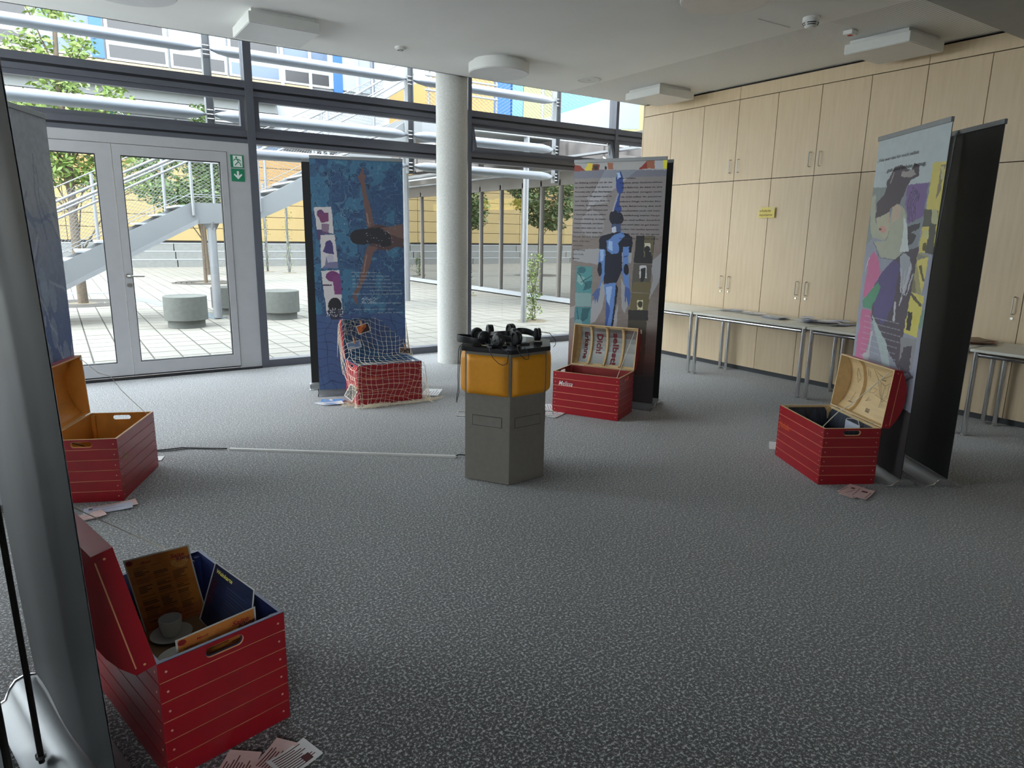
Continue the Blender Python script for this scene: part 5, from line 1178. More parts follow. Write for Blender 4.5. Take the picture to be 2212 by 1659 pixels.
def sag(a, b, s, n=12, wob=0):
    a = Vector(a); b = Vector(b); return [a.lerp(b, i/n)+Vector((wob*math.sin(i*2.1), 0, -s*4*(i/n)*(1-i/n)+wob*math.sin(i*1.3))) for i in range(n+1)]
hl, hw = CL/2, CW/2
# 1 orange-lined chest, left
ch1, L1 = chest('red slatted chest with orange wood lining and olive painted name', .133, 4.704, R(66.3), M_orange, R(92), rim=mat('rim_tan', C(226, 178, 120), .5), group='red slatted chests with open lids')
side_name(ch1, 'Ali', -.245, .225, .055, .05, mat('paint_olive', C(150, 130, 70), .6))
y_, z_ = L1(CW-.02, .004); cord_part(ch1, [(hl-.02, y_-.004, z_), (hl-.03, y_-.10, z_-.09), (hl-.02, y_-.17, z_-.12), (hl-.015, y_-.22, z_-.21), (hl-.02, y_-.28, z_-.28), (hl-.016, -hw+.03, CHH-.02)], .0016)
MB().lathe([(.006, 0), (.011, 0), (.011, .003), (.006, .003)], 14).build('eyelet', M_steel, ch1, loc=(hl-.02, y_-.003, z_), rot=(R(90), 0, 0))
m = MB(); m.tube([(-.2, .15, .30), (-.19, .10, .325), (-.16, .06, .30), (-.12, .02, .25), (-.12, .0, .1)], .004, 6); m.build('black_cable', M_black, ch1)
# faded green stencil marks inside the lid
m = MB()
for d0, d1, x0, x1 in ((.16, .27, .02, .10), (.09, .14, .06, .085)):
    pts = [(x0, d0), (x1*.9, d0+.01), (x1, d1*.9), ((x0+x1)/2, d1), (x0+.01, d1*.85)]; m.add([(x, L1(d, .090)[0]-.002, L1(d, .090)[1]) for x, d in pts], [tuple(range(5))])
m.build('stencil_mark', mat('faded_olive', C(150, 132, 72), .7), ch1)
# 2 blue-lined chest under the net
ch2, L2 = chest('red slatted chest with blue lining under a fishing net', 2.488, 5.937, R(-4), M_bluein, R(104), rim=M_bluein)
side_name(ch2, 'Annika', -.27, .235, .16, .05, mat('paint_orange_red', C(214, 96, 70), .6))
# 3 red-lined chest with foil
ch3, L3_ = chest('red slatted chest with white painted name and mirror foil in its ribbed lid', 3.91, 4.551, R(-62), M_redin, R(99), lid_in=M_ply, ribs=(-.155, .0, .155))
side_name(ch3, 'Melissa', -.255, .255, .135, .042, mat('paint_white', (.85, .85, .83), .6))
for i, x0 in enumerate((-.30, -.145, .01, .165)):
    m = MB(); k = 8; vs = []
    for j in range(k+1):
        d = .012+(CW-.024)*j/k; e = .052+.066*math.sin(math.pi*min(max(d/CW, 0), 1))**.8-.012
        vs += [(x0+(.035 if i == 0 else .003), *L3_(d, e)), (x0+.134, *L3_(d, e))]
    m.add(vs, [(2*j, 2*j+1, 2*j+3, 2*j+2) for j in range(k)]); m.build('mirror_foil', M_foil, ch3)
def lid_text(t, L, s, x, d0, d1, h, m_, e=0):
    """lettering running down the curved lid lining (towards the hinge)"""
    vs, fs = text_geo(s, 0, .03); x0 = min(v[0] for v in vs); x1 = max(v[0] for v in vs); m = MB(); out = []
    for v in vs:
        d = d0+(d1-d0)*(v[0]-x0)/(x1-x0); ee = .052+.066*math.sin(math.pi*min(max(d/CW, 0), 1))**.8-.0155; out.append((x+v[1]*h/.7, *L(d, ee)))
    m.add(out, fs); return m.build('handwriting', m_, t)
M_dred = mat('marker_dark_red', C(110, 20, 34), .5)
lid_text(ch3, L3_, 'Erkenne', -.225, .31, .06, .042, M_dred, .05); lid_text(ch3, L3_, 'Dich!', -.105, .30, .12, .055, M_dred, .055); lid_text(ch3, L3_, 'selbst!', .055, .32, .03, .05, M_dred, .055)
y_, z_ = L3_(CW-.03, .01); cord_part(ch3, sag((hl-.035, y_, z_), (hl-.03, -hw+.014, CHH-.004), .0), .0026)
# 4 cloth-lined chest
ch4, L4 = chest('red slatted chest with black cloth lining and drawings inside its lid', 4.295, 2.542, R(-119.3), M_ply, R(95.5), ribs=(-.12,))
side_name(ch4, 'Nathalie', -.285, .228, .15, .045, mat('paint_orange', C(232, 110, 56), .6))
m = MB(); vs = []; K = 96; per = []
def perim(s_):
    a, b = hl-.018, hw-.018; P = 4*(a+b); q = (s_ % 1)*P
    if q < 2*a: return (-a+q, -b)
    q -= 2*a
    if q < 2*b: return (a, -b+q)
    q -= 2*b
    if q < 2*a: return (a-q, b)
    q -= 2*a; return (-a, b-q)
for i in range(K):
    x, y = perim(i/K); w_ = .006*math.sin(i*1.9)+.004*math.sin(i*3.1)
    k_ = 1-(.03+abs(w_))/.3
    dip = .03 if min(abs(i/K-c_) for c_ in (0, .31, .5, .81, 1)) < .015 else 0
    vs += [(x*(1-.01), y*(1-.01), CHH-.012-dip), (x*k_, y*k_*.98, .2), (x*(k_-.04), y*(k_-.05), .03)]
fs = []
for i in range(K):
    j = (i+1) % K
    for q in range(2): fs.append((i*3+q, j*3+q, j*3+q+1, i*3+q+1))
m.add(vs, fs); m.add([(-.25, -.13, .032), (.25, -.13, .032), (.25, .13, .032), (-.25, .13, .032)], [(0, 1, 2, 3)])
autosmooth(m.build('cloth_lining', M_cloth, ch4), 60)
# pencil drawing in the lid
m = MB(); 
def pl4(pts, r=.0011):
    q = [(x, *L4(d, .050+.066*math.sin(math.pi*min(max(d/CW, 0), 1))**.8-.012)) for x, d in pts]; m.tube(q, r, 4)
for pts in ([(.0, .33), (.03, .27), (.10, .24), (.17, .27), (.2, .33), (.1, .29), (.02, .32)], [(.03, .27), (.06, .18), (.11, .13), (.16, .18), (.18, .26)], [(.06, .25), (.08, .17), (.11, .15), (.14, .18), (.15, .25)], [(.02, .16), (.12, .145), (.25, .13)], [(.11, .24), (.11, .09)], [(-.03, .21), (-.05, .16), (0, .17), (.03, .2), (-.02, .2)], [(-.08, .27), (-.075, .32)], [(-.06, .26), (-.055, .31)], [(-.20, .30), (-.22, .26), (-.2, .2), (-.17, .24), (-.2, .3)], [(-.19, .13), (-.2, .06)], [(-.03, .13), (-.05, .1), (0, .12)]): pl4(pts)
for k in range(5): pl4([(.0+k*.009, .06), (.012+k*.009, .035)], .0014); pl4([(.25+.005*k, .05+.012*k), (.275, .055+.012*k)], .0014); pl4([(.07+.01*k, .27), (.075+.01*k, .28)], .0014); pl4([(-.22+.01*k, .055), (-.21+.01*k, .06)], .0014)
m.build('pencil_drawing', mat('pencil', C(92, 88, 84), .7), ch4)
cord_part(ch4, [(hl-.06, *L4(CW-.03, .004)), (.17, .05, .50), (.10, .02, .44), (.06, .0, .385), (.12, -.09, .34), (.22, -.14, .32)], .003)
g = thing('cardboard_sign', 'pale blue card hanging by a white string inside the cloth-lined chest', 'card', (4.40, 2.42, .275), R(-119.3+180))
MB().box((-.085, -.002, -.05), (.085, .002, .07)).build('card', PAPER['lilac'], g); autosmooth(MB().tube([(-.08, 0, .068), (-.05, -.004, .10), (.02, -.006, .095), (.075, 0, .08), (.08, 0, .066)], .002, 6).build('string', M_cord, g))
# 5 cafe chest, foreground
ch5, L5 = chest('large red slatted chest in the left foreground with cups and menu cards inside', .226, 2.26, R(103.6), M_navy, R(101), rim=M_navy)
for sx in (-1, 1):
    pass
y_, z_ = L5(CW-.03, .004)
cord_part(ch5, sag((hl-.03, y_, z_), (hl-.03, -hw+.03, CHH-.03), .004), .0016)
MB().lathe([(.009, 0), (.009, .004), (.005, .006)], 14).build('screw_eye', M_black, ch5, loc=(hl-.016, -hw+.045, CHH-.03), rot=(0, R(-90), 0))

# things inside the cafe chest
def into5(lx, ly): c, s = math.cos(R(103.6)), math.sin(R(103.6)); return (.226+c*lx-s*ly, 2.26+s*lx+c*ly)
M_card = mat('cardboard', C(150, 122, 88), .8, var=.08, vscale=10); M_porc = mat('porcelain', C(206, 204, 196), .3, var=.02, coat=.2)
bx = thing('cardboard_box', 'open brown cardboard box bottom lying inside the foreground chest', 'box', (*into5(0, 0), .018), R(103.6))
m = MB(); a, b, h = hl-.03, hw-.03, .10
m.box((-a, -b, .133), (a, b, .138)); 
for q in ((-a, -b, -a+.004, b), (a-.004, -b, a, b), (-a, -b, a, -b+.004), (-a, b-.004, a, b)): m.box((q[0], q[1], 0), (q[2], q[3], (.175 if abs(q[0]-q[2]) > .1 else .185)))
m.build('box_body', M_card, bx)
ZB = .157
def cup(x, y, lab):
    t = thing('coffee_cup', lab, 'cup', (x, y, ZB+.012), R(100))
    autosmooth(MB().lathe([(.022, 0), (.026, .001), (.031, .012), (.036, .04), (.0375, .06), (.0355, .0605), (.034, .045), (.029, .012), (.001, .008)], 36).build('cup_body', M_porc, t), 50)
    autosmooth(MB().tube([(.034, 0, .046), (.05, 0, .05), (.058, 0, .038), (.052, 0, .022), (.032, 0, .016)], .004, 8).build('cup_handle', M_porc, t))
def saucer(x, y, lab):
    t = thing('saucer', lab, 'saucer', (x, y, ZB), 0, 'white saucers in the foreground chest')
    autosmooth(MB().lathe([(.03, 0), (.034, .003), (.05, .007), (.0675, .014), (.0675, .016), (.05, .0105), (.036, .0065), (.022, .008), (.001, .008)], 40).build('plate', M_porc, t), 50)
saucer(.2005, 2.425, 'white saucer under the white cup in the foreground chest'); cup(.2005, 2.425, 'white porcelain cup on its saucer in the foreground chest')
saucer(.204, 2.262, 'empty white saucer half hidden behind the front menu card')
# menu cards
def card(name, lab, quad, kind, seed, bend=0.0):
    """quad: TL,TR,BR,BL world corners seen from the printed side"""
    q = [Vector(p) for p in quad]; cx = sum(q, Vector())/4
    t = thing(name, lab, 'menu card', tuple((q[2]+q[3])/2), 0, 'laminated menu cards in the foreground chest'); o = Vector(t.location)
    nx, ny = 90, 120; w_, h_ = 1, 1
    c = Canvas(nx, ny, C(206, 128, 62)[:3] if kind == 'orange' else C(30, 38, 66)[:3], 1, 1); U, V = c.U, c.V
    n1 = vnoise(nx, ny, 8, 10, seed)
    rs_ = random.Random(seed)
    if kind == 'orange':
        c.put(n1 > .6, C(196, 110, 54), .7); c.put(V > .8, C(176, 96, 70), .5)
        for cx0 in (.10, .38, .66):
            v = .14 if cx0 < .6 else .30
            while v < .93:
                if rs_.random() < .82: c.rect(cx0, v, cx0+.12+.12*rs_.random(), v+.013, C(96, 60, 40), .85)
                v += .026
        c.rect(.68, .05, .94, .12, C(150, 30, 44), 0); c.ell(.07, .06, .05, .035, C(140, 36, 40))
        for r in (.07, .10, .13):
            d = np.hypot((U-.80), (V-.17)*1.33); c.put((abs(d-r) < .006) & (V > .17), C(232, 190, 120))
    else:
        for k in range(16):
            v = .22+k*.045; c.rect(.35+.05*rs_.random(), v, .75+.15*rs_.random(), v+.014, C(80, 88, 116), .7)
        c.put(n1 > .65, C(44, 54, 90), .5)
    c.put((U < .02) | (U > .98) | (V < .015) | (V > .985), C(206, 206, 204))
    dn = (q[1]-q[0]).cross(q[3]-q[0]).normalized()
    def P(u, v, off=0): 
        a = q[0].lerp(q[1], u); b = q[3].lerp(q[2], u); return a.lerp(b, v)+dn*(bend*math.sin(math.pi*v)+off)-o
    ob = c.build('printed_sheet', t, 0, rough=.3)
    co = np.array([P(i/nx, j/ny) for j in range(ny+1) for i in range(nx+1)]).ravel(); ob.data.vertices.foreach_set('co', co); ob.data.update()
    m = MB(); n = 10
    vs = [P(i/n, j/n, .0012) for j in range(n+1) for i in range(n+1)]; m.add(vs, [(j*(n+1)+i, j*(n+1)+i+1, (j+1)*(n+1)+i+1, (j+1)*(n+1)+i) for i in range(n) for j in range(n)])
    m.build('sheet_back', PAPER['cream'], t)
    def tx(s, u, v, wu, hv, m_, vert=False):
        mm = MB(); g_ = text_geo(s, .2, .02); xs = [a[0] for a in g_[0]]; x0, x1 = min(xs), max(xs)
        vs = []
        for a in g_[0]:
            fx = (a[0]-x0)/(x1-x0); fy = a[1]/.7
            uu, vv = (u+fx*wu, v-fy*hv) if not vert else (u+fy*wu, v+fx*hv)
            vs.append(P(uu, vv, -.0015))
        mm.add(vs, g_[1]); mm.build('lettering', m_, t)
    if kind == 'orange': tx('Saite', .68, .125, .22, .055, M_cred); tx('Klang', .76, .175, .22, .05, M_cred2); tx('Men\u00fc', .24, .10, .14, .03, M_cred)
    else: tx('Weinkarte', .10, .13, .40, .06, mat('paint_yellow', C(216, 206, 90), .6)); tx('Saite', .07, .22, .10, .42, mat('dull_red', C(96, 40, 54), .6), True)
    return t
M_cred = mat('logo_red', C(156, 30, 46), .6); M_cred2 = mat('logo_violet', C(110, 34, 70), .6)
card('menu_card', 'tall orange menu card leaning at the far end of the foreground chest', [(.081, 2.462, .46), (.286, 2.482, .46), (.334, 2.535, .15), (.127, 2.50, .15)], 'orange', 3, .012)
card('menu_card', 'dark blue wine card with yellow title in the foreground chest', [(.352, 2.37, .425), (.419, 2.095, .43), (.372, 2.06, .17), (.296, 2.455, .18)], 'dark', 5, 0)
card('menu_card', 'orange menu card standing against the handle side of the foreground chest', [(.172, 1.992, .39), (.411, 2.062, .39), (.408, 2.035, .13), (.178, 1.985, .13)], 'orange', 9, 0)

# ------------------------------------------------------------ fishing net over chest 2 (local frame of the chest)
net = thing('fishing_net', 'cream knotted fishing net draped over the blue-lined chest', 'net', (2.488, 5.937, 0), R(-4))
path = [(.34, .60), (.325, .70), (.295, .752), (.268, .745), (.245, .66), (.215, .55), (.17, .47), (.08, .405), (-.04, .372), (-.14, .376), (-.195, .386), (-.208, .34), (-.214, .2), (-.222, .06), (-.245, .012), (-.30, .012)]
pc = [0]
for a, b in zip(path[:-1], path[1:]): pc.append(pc[-1]+math.hypot(b[0]-a[0], b[1]-a[1]))
def npath(s):
    s = max(0, min(pc[-1]-1e-6, s)); i = max(j for j in range(len(pc)) if pc[j] <= s); i = min(i, len(path)-2)
    t_ = (s-pc[i])/(pc[i+1]-pc[i]); return (path[i][0]+(path[i+1][0]-path[i][0])*t_, path[i][1]+(path[i+1][1]-path[i][1])*t_)
def nsurf(u, s):
    y, z = npath(s); lim = .318+(.01 if z < .36 else 0)
    ex = abs(u)-lim
    if ex <= 0: return (u, y, z)
    sg_ = 1 if u > 0 else -1
    # edges hang down beside the chest, pulled in slightly
    zz = z-ex; xx = lim+.012+.02*min(1, ex/.3)
    if y > -.19 and zz < .008: xx += (.008-zz)*.4; zz = .008
    if y <= -.19: zz = max(z-ex, .008); y = y-.3*max(0, ex-.05) if z > .2 else y
    return (sg_*xx, y, max(zz, .008))
cell = .050; nu = int(1.5/cell); nv_ = int(pc[-1]/cell)
def warp(u, s):
    return (u+.020*math.sin(s*8+u*6)+.010*math.sin(s*19+u*9)+.05*math.sin(s*2.6+.5), s+.024*math.sin(u*9+s*4)+.05*math.sin(u*3.2+1)+.10*u)
m = MB(); node = {}
rsn = random.Random(2)
for i in range(nu+1):
    for j in range(nv_+1):
        u, s = -.70+i*cell, j*cell; u, s = warp(u, s); u += rsn.uniform(-.008, .008); s += rsn.uniform(-.008, .008)
        # gathered folds on the left side
        if u < -.2: u = -.2+(u+.2)*(.75+.25*math.sin(u*60)*.4)
        x, y, z = nsurf(u, s); node[i, j] = Vector((x, y+rsn.uniform(-.002, 0), z))
def seg(a, b):
    mid = (a+b)/2+Vector((0, 0, -.1*(a-b).length if (a-b).length < .1 else 0))
    if (a-b).length < .25: m.tube([a, b], .0014, 3)
for i in range(nu+1):
    for j in range(nv_+1):
        if i < nu: seg(node[i, j], node[i+1, j])
        if j < nv_: seg(node[i, j], node[i, j+1])
        if .0 < rsn.random() < .5: p = node[i, j]; m.add([p+Vector(d)*.003 for d in ((1, 0, 0), (-1, 0, 0), (0, 1, 0), (0, -1, 0), (0, 0, 1), (0, 0, -1))], [(0, 2, 4), (2, 1, 4), (1, 3, 4), (3, 0, 4), (2, 0, 5), (1, 2, 5), (3, 1, 5), (0, 3, 5)])
M_net = mat('net_cord', C(244, 234, 214), .8, var=.08)
m.build('mesh', M_net, net, kind='stuff')
m = MB()
def heap(x0, x1, y0, y1, h, n, seed):
    r_ = random.Random(seed)
    for k in range(n):
        x, y = r_.uniform(x0, x1), r_.uniform(y0, y1); a = r_.uniform(0, 6.28); P = []
        for q in range(9):
            P.append((x, y, .003+h*abs(math.sin(q*1.3+k))*r_.random())); a += r_.uniform(-.9, .9); x += .016*math.cos(a); y += .007*math.sin(a)
        m.tube(P, .0016, 3)
heap(-.28, -.10, -.31, -.24, .035, 80, 1); heap(-.10, .36, -.27, -.225, .018, 110, 2); heap(-.38, -.30, -.2, .0, .02, 50, 3); heap(.33, .46, -.24, -.18, .012, 26, 4)
m.build('gathered_hem', M_net, net, kind='stuff')
# pictures pegged to the net
def c2w(lx, ly): c, s = math.cos(R(-4)), math.sin(R(-4)); return (2.488+c*lx-s*ly, 5.937+s*lx+c*ly)
M_peg = mat('peg_wood', C(206, 150, 104), .6, var=.1, vscale=20)
def pegged(lab, lx, ly, z, rx, ry, rz, w_, h_, cols, art, px=0, pz=None, peglab=''):
    X, Y = c2w(lx, ly); t = thing('postcard', lab, 'postcard', (X, Y, z), 0, 'pictures pegged to the fishing net'); t.rotation_euler = (rx, ry, rz)
    MB().box((-w_/2, 0, -h_/2), (w_/2, .001, h_/2)).build('card', mat('card_white', (.8, .8, .78), .5), t)
    c = Canvas(40, 30, cols[0][:3], w_-.012, h_-.012); art(c, cols); c.build('picture', t, -h_/2+.006, -.0006)
    p = thing('clothes_peg', peglab, 'peg', (0, 0, 0), 0, 'wooden clothes pegs on the net'); p.location = Vector((X, Y, z))+(t.rotation_euler.to_matrix() @ Vector((px, -.004, h_/2-.01))); p.rotation_euler = t.rotation_euler
    for k in (-1, 1): MB().prism([(-.0045, -.012), (.0045, -.012), (.006, .012), (.0045, .045), (-.0045, .045), (-.006, .012)], 'y', k*.003-.0025, k*.003+.0025).build('peg_half', M_peg, p)
    MB().tube([(-.006, -.007, .012), (.006, -.007, .012), (.006, .007, .012), (-.006, .007, .012)], .0009, 4, closed=True).build('spring', M_steel, p)
def art_a(c, k): c.poly([(.0, 0), (1, 0), (1, 1), (0, 1)], k[0]); c.H = None; U, V = c.U0, c.V0; c.put((U+V) > 1.15, k[1]); c.put((U > .8), k[1]); c.put((abs(U-.5) < .1) & (V > .4) & (V < .5), k[1], .7); c.noise(.3, (6, 5), 2)
def art_b(c, k): U, V = c.U0, c.V0; n = vnoise(40, 30, 5, 4, 4); c.put((n+V*.4) > .8, k[1]); c.put(V > .85, k[1], .6)
def art_c(c, k): n = vnoise(40, 30, 12, 9, 8); c.put(n > .5, k[1]); c.put(n > .7, k[2] if len(k) > 2 else k[1])
pegged('orange sunset face postcard pegged high on the net', -.115, .225, .655, R(-12), R(-14), R(-4), .125, .085, [C(206, 110, 60), C(56, 34, 40)], art_a, -.0, peglab='wooden peg holding the orange face postcard')
pegged('pale blue sky postcard pegged at the left side of the lid', -.235, .14, .515, R(-8), R(-10), R(-4), .135, .07, [C(130, 156, 200), C(200, 208, 220)], art_b, .01, peglab='wooden peg holding the pale blue postcard')
pegged('dark patterned picture pegged right over the chest rim', .245, .075, .44, R(-20), R(6), R(-10), .115, .06, [C(86, 66, 64), C(46, 40, 60), C(170, 150, 120)], art_c, .0, peglab='wooden peg holding the dark patterned picture')
pegged('small dark photo strip pegged low at the chest corner', -.352, -.115, .12, R(-10), R(28), R(-60), .10, .13, [C(96, 96, 92), C(50, 46, 54), C(150, 140, 116)], art_c, .03, peglab='wooden peg holding the low photo strip')

# ------------------------------------------------------------ sheets lying on the carpet
F = 'leaflets on the carpet beside the swimmer banner'
for i, (x, y, a, p) in enumerate([(1.96, 6.05, 20, 'white'), (2.02, 6.08, -25, 'blue'), (2.03, 6.0, 50, 'blue'), (1.99, 5.97, -8, 'white')]):
    sheet('leaflet', 'blue and white leaflet on the carpet at the foot of the swimmer banner', 'leaflet', x, y, .003+.0022*i, R(a), .19, .11, p, F, M_inkblue if p == 'white' else M_tlight, .005)
sheet('handout', 'white sheet on the carpet right of the net-covered chest', 'paper', 3.0, 5.95, .001, R(52), .29, .17, 'white', None, M_ink, .003)
F = 'sheets on the carpet left of the white-lettered chest'
sheet('handout', 'white sheet on the carpet behind the listening column, upper one', 'paper', 3.63, 4.90, .001, R(60), .21, .15, 'white', F, M_ink, .003)
sheet('handout', 'white sheet on the carpet between the listening column and a red chest', 'paper', 3.55, 4.66, .003, R(25), .24, .16, 'white', F, M_inkred, .004)
sheet('handout', 'white sheet poking out left of the cloth-lined chest', 'paper', 4.47, 3.02, .001, R(36), .21, .12, 'white', None, None, .002)
F = 'pink leaflets in front of the cloth-lined chest'
for i, (x, y, a) in enumerate([(4.06, 2.19, 8), (4.02, 2.14, -3), (4.05, 2.11, 14)]):
    sheet('leaflet', ['pink leaflet in front of the cloth-lined chest, the rearmost', 'pink leaflet in front of the cloth-lined chest, the one in the middle', 'pink leaflet in front of the cloth-lined chest, nearest and on top'][i], 'leaflet', x, y, .002+.0022*i, R(a), .20, .095, 'pink', F, M_inkred, .005, 2, (.15, -.2, .27, .15))
F = 'pale flyers between the orange-lined chest and the foreground banner'
for i, (x, y, a, w_) in enumerate([(.125, 4.27, 3, .24), (.10, 4.24, -4, .24), (.0, 4.17, 12, .16)]):
    sheet('flyer', ['long pale pink flyer along the foot of the orange-lined chest', 'lilac printed flyer on top of the pink one before the orange-lined chest', 'pale pink flyer half hidden by the big dark grey banner'][i], 'flyer', x, y, .002+.0022*i, R(a), w_, .10, 'pink' if i != 1 else 'lilac', F, M_ink, .004, 3, (-.4, .1, -.32, .35))
sheet('flyer', 'small white slip behind the right corner of the orange-lined chest', 'flyer', .44, 5.07, .001, R(70), .10, .07, 'white', None, None, .002)
F = 'printed leaflets before the foreground chest'
for i, (x, y, a, b_) in enumerate([(.285, 1.86, 52, None), (.40, 1.835, 40, None), (.44, 1.80, 18, (.1, -.4, .3, -.1))]):
    sheet('leaflet', ['pinkish printed leaflet at the bottom edge, leftmost beside the foreground chest', 'pinkish printed leaflet at the bottom edge, middle one of three', 'white printed leaflet with a dark picture at the bottom edge'][i], 'leaflet', x, y, .002+.0025*i, R(a), .13, .10, 'pink' if i < 2 else 'white', F, M_inkred, .005, 9, b_)

# ------------------------------------------------------------ listening column
M_hex = mat('column_grey', C(122, 117, 110), .55, var=.05, vscale=30)
M_pad = mat('yellow_pad', C(226, 152, 30), .45, var=.03, vscale=40, bump=.05, bscale=300)
M_topb = mat('black_top', C(26, 26, 30), .22, var=.04, coat=.3)
HV = [(2.24, 3.38), (2.525, 3.40), (2.69, 3.63), (2.545, 3.90), (2.225, 3.885), (2.07, 3.64)]   # corners, slightly irregular
hc = (2.38, 3.65); st = thing('listening_column', 'hexagonal grey listening column with yellow cushions and black top', 'stand', (*hc, 0))
def hexp(g): 
    out = []
    for x, y in HV: dx, dy = x-hc[0], y-hc[1]; l = math.hypot(dx, dy); out.append((dx*(1+g/l), dy*(1+g/l)))
    return out
MB().prism(hexp(0), 'z', .006, .845).build('body', M_hex, st, bevel=.003)
MB().prism(hexp(.026), 'z', .846, .874).build('top_plate', M_topb, st, bevel=.003)
for k in range(6):
    a0, a1 = hexp(0)[k], hexp(0)[(k+1) % 6]; mx, my = (a0[0]+a1[0])/2, (a0[1]+a1[1])/2; fl_ = math.hypot(a1[0]-a0[0], a1[1]-a0[1]); an = math.atan2(a1[1]-a0[1], a1[0]-a0[0])
    Mf = Matrix.Translation((mx, my, 0)) @ Matrix.Rotation(an, 4, 'Z')   # local x along face, -y outward
    m = MB(); m.X = Mf; nx_ = 16; vs = []; w2, z0_, z1_ = fl_/2-.012, .575, .825
    for j in range(nx_+1):
        for i in range(nx_+1):
            u, v = i/nx_*2-1, j/nx_*2-1; e = (max(0, 1-abs(u)**9)*max(0, 1-abs(v)**9))**.5
            vs.append((u*w2, -.001-.030*e, (z0_+z1_)/2+v*(z1_-z0_)/2))
    m.add(vs, [(j*(nx_+1)+i, j*(nx_+1)+i+1, (j+1)*(nx_+1)+i+1, (j+1)*(nx_+1)+i) for i in range(nx_) for j in range(nx_)])
    m.build('cushion', M_pad, st, smooth=True)
    m = MB(); m.X = Mf; m.box((-.10, -.0025, .375), (.10, 0, .437)); m.build('cover_plate', M_hex, st, bevel=.001)
    m = MB(); m.X = Mf
    for q in ((-.103, .372, .103, .3745), (-.103, .4375, .103, .440), (-.103, .3745, -.100, .4375), (.100, .3745, .103, .4375)): m.box((q[0], -.0008, q[1]), (q[2], 0, q[3]))
    m.build('plate_gap', M_seal, st, kind='stuff')
    if k in (1, 4):
        m = MB(); m.X = Mf; m.tube([(-.06, 0, .40), (-.06, -.055, .40), (.06, -.055, .40), (.06, 0, .40)], .005, 8); autosmooth(m.build('side_handle', M_steel, st))
M_ear = mat('earpad', C(30, 30, 33), .7, var=.1); M_hp = mat('headphone_shell', C(34, 35, 40), .35, var=.05)
def headphones(x, y, rz, lab, tilt=0, s=1.0, spread=.075):
    t = thing('headphones', lab, 'headphones', (x, y, .8755), rz, 'black headphones on the listening column'); t.scale = (1.15, 1.15, 1.2)
    P = []; n = 22
    for i in range(n+1):
        a = math.pi*i/n; P.append((spread*math.cos(a)*1.0, .02+.105*math.sin(a), .022+.022*math.sin(a)*tilt))
    m = MB(); vs = []; fs = []
    for i, p in enumerate(P):
        a = math.pi*i/n; r = Vector((math.cos(a), math.sin(a), 0)); wd = .013+.005*math.sin(a)
        for d, z in ((-.003, -wd), (.003, -wd), (.004, 0), (.003, wd), (-.003, wd), (-.004, 0)): vs.append(Vector(p)+r*d+Vector((0, 0, z)))
    for i in range(n):
        for k in range(6): fs.append((i*6+k, i*6+(k+1) % 6, (i+1)*6+(k+1) % 6, (i+1)*6+k))
    m.add(vs, fs); autosmooth(m.build('headband', M_hp, t), 50)
    for sx in (-1, 1):
        e = bpy.data.objects.new('ear_cup', None)
        m = MB(); c_ = (sx*(spread-.004), -.004, .038); m.X = Matrix.Translation(c_) @ Matrix.Rotation(R(90)*sx, 4, 'Y') @ Matrix.Rotation(R(8), 4, 'X')
        m.lathe([(.001, .016), (.024, .016), (.034, .012), (.037, .004), (.036, -.002), (.03, -.006)], 28); o1 = autosmooth(m.build('ear_cup', M_hp, t), 50)
        m = MB(); m.X = Matrix.Translation(c_) @ Matrix.Rotation(R(90)*sx, 4, 'Y') @ Matrix.Rotation(R(8), 4, 'X')
        m.lathe([(.03, -.004), (.036, -.010), (.034, -.02), (.026, -.022), (.02, -.014), (.001, -.014)], 28); autosmooth(m.build('ear_pad', M_ear, o1), 50)
        m = MB(); m.tube([(sx*spread, .02, .026), (sx*(spread+.014), .012, .034), (sx*(spread+.015), -.004, .038)], .004, 6); m.build('yoke', M_hp, t)
    return t
h1 = headphones(2.20, 3.68, R(75), 'black headphones lying at the left end of the column top', .4)
h2 = headphones(2.29, 3.50, R(10), 'black headphones in the front middle of the column top', .2)
h3 = headphones(2.50, 3.60, R(-20), 'black headphones at the front right of the column top, cup upright', .9)
h4 = headphones(2.46, 3.84, R(170), 'black headphones at the back of the column top', .6)
def hp_cable(t_loc, pts, lab):
    o = autosmooth(MB().tube(pts, .0022, 6).build('headphone_cable', M_black)); return tag(o, lab, 'cable', 'headphone cables hanging from the column')
hp_cable(0, [(2.16, 3.55, .90), (2.13, 3.45, .888), (2.10, 3.40, .879), (2.088, 3.37, .868), (2.092, 3.345, .84), (2.115, 3.32, .81), (2.135, 3.305, .80), (2.155, 3.29, .81), (2.17, 3.30, .85), (2.175, 3.325, .878), (2.20, 3.42, .88)], 'thin black cable looping below the top plate left of the front corner')
hp_cable(0, [(2.34, 3.47, .885), (2.29, 3.38, .879), (2.262, 3.335, .874), (2.262, 3.305, .85), (2.285, 3.29, .825), (2.315, 3.30, .822), (2.33, 3.315, .84), (2.325, 3.335, .876), (2.36, 3.42, .88)], 'short black cable loop right of the front corner of the column')
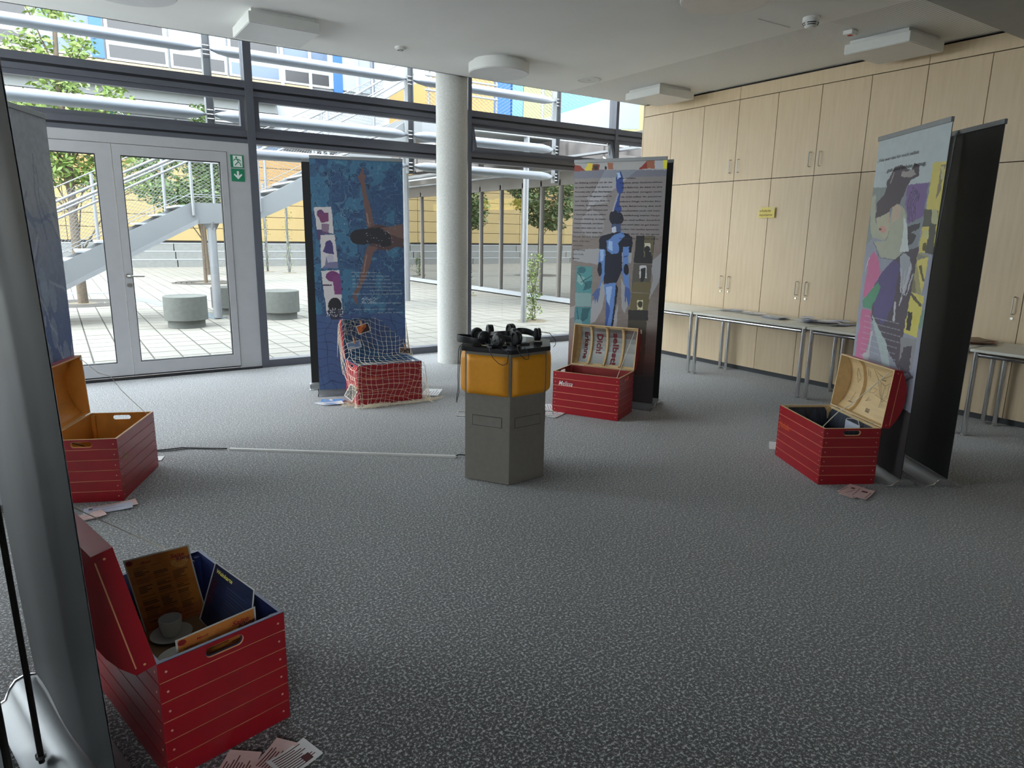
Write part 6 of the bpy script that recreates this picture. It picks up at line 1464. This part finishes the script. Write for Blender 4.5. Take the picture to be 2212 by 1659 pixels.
hp_cable(0, [(2.12, 3.70, .89), (2.06, 3.66, .882), (2.02, 3.62, .878), (2.0, 3.60, .85), (1.985, 3.58, .7), (1.98, 3.57, .62), (1.955, 3.545, .56), (1.965, 3.56, .54), (1.99, 3.575, .60), (2.0, 3.59, .72), (2.03, 3.62, .878)], 'black cable hanging down the left side of the column')
hp_cable(0, [(2.54, 3.74, .90), (2.62, 3.66, .93), (2.68, 3.58, .92), (2.70, 3.54, .878), (2.692, 3.53, .85), (2.67, 3.52, .84)], 'black cable arching over the right corner of the column')
# small label holders / jack plugs
for i, (x, y, a) in enumerate([(2.18, 3.50, 20), (2.235, 3.475, 10), (2.53, 3.51, -20), (2.42, 3.50, 5)]):
    t = thing('cassette_player', ['small flat black player under the left headphones', 'small flat black player near the front corner of the column', 'small player with a pale label at the right of the column top', 'small flat black player below the front right headphones'][i], 'player', (x, y, .875), R(a), 'small audio players on the column')
    MB().box((-.028, -.02, 0), (.028, .02, .012)).build('player_body', M_hp, t, bevel=.002); MB().box((-.02, -.012, .012), (.02, .012, .0127)).build('player_label', PAPER['cream'] if i == 2 else M_ear, t)

# cable duct and mains lead across the carpet
t = tag(MB().prism([(-.02, 0), (.02, 0), (.012, .012), (-.012, .012)], 'x', -.825, .825).build('cable_duct', mat('duct_white', C(206, 206, 204), .5, var=.04), loc=(1.57, 4.54, .001), rot=(0, 0, math.atan2(4.05-5.03, 2.23-.91))), 'white floor cable duct running from the left to the listening column', 'cable duct')
t = tag(autosmooth(MB().tube([(.42, 5.27, .006), (.52, 5.25, .006), (.62, 5.24, .006), (.70, 5.19, .006), (.80, 5.12, .006), (.89, 5.045, .009)], .0045, 6).build('mains_lead', M_black)), 'black mains lead from behind the orange-lined chest to the duct', 'cable')
t = tag(autosmooth(MB().tube([(.42, 5.25, .006), (.55, 5.20, .006), (.66, 5.20, .006), (.75, 5.14, .006), (.89, 5.04, .012)], .0035, 6).build('signal_cable', M_black)), 'second thin black lead beside the mains lead', 'cable')
t = tag(autosmooth(MB().tube([(2.225, 4.055, .009), (2.25, 4.04, .02), (2.29, 4.0, .02), (2.33, 3.93, .01)], .0045, 6).build('mains_lead', M_black)), 'short black lead from the duct into the listening column', 'cable')
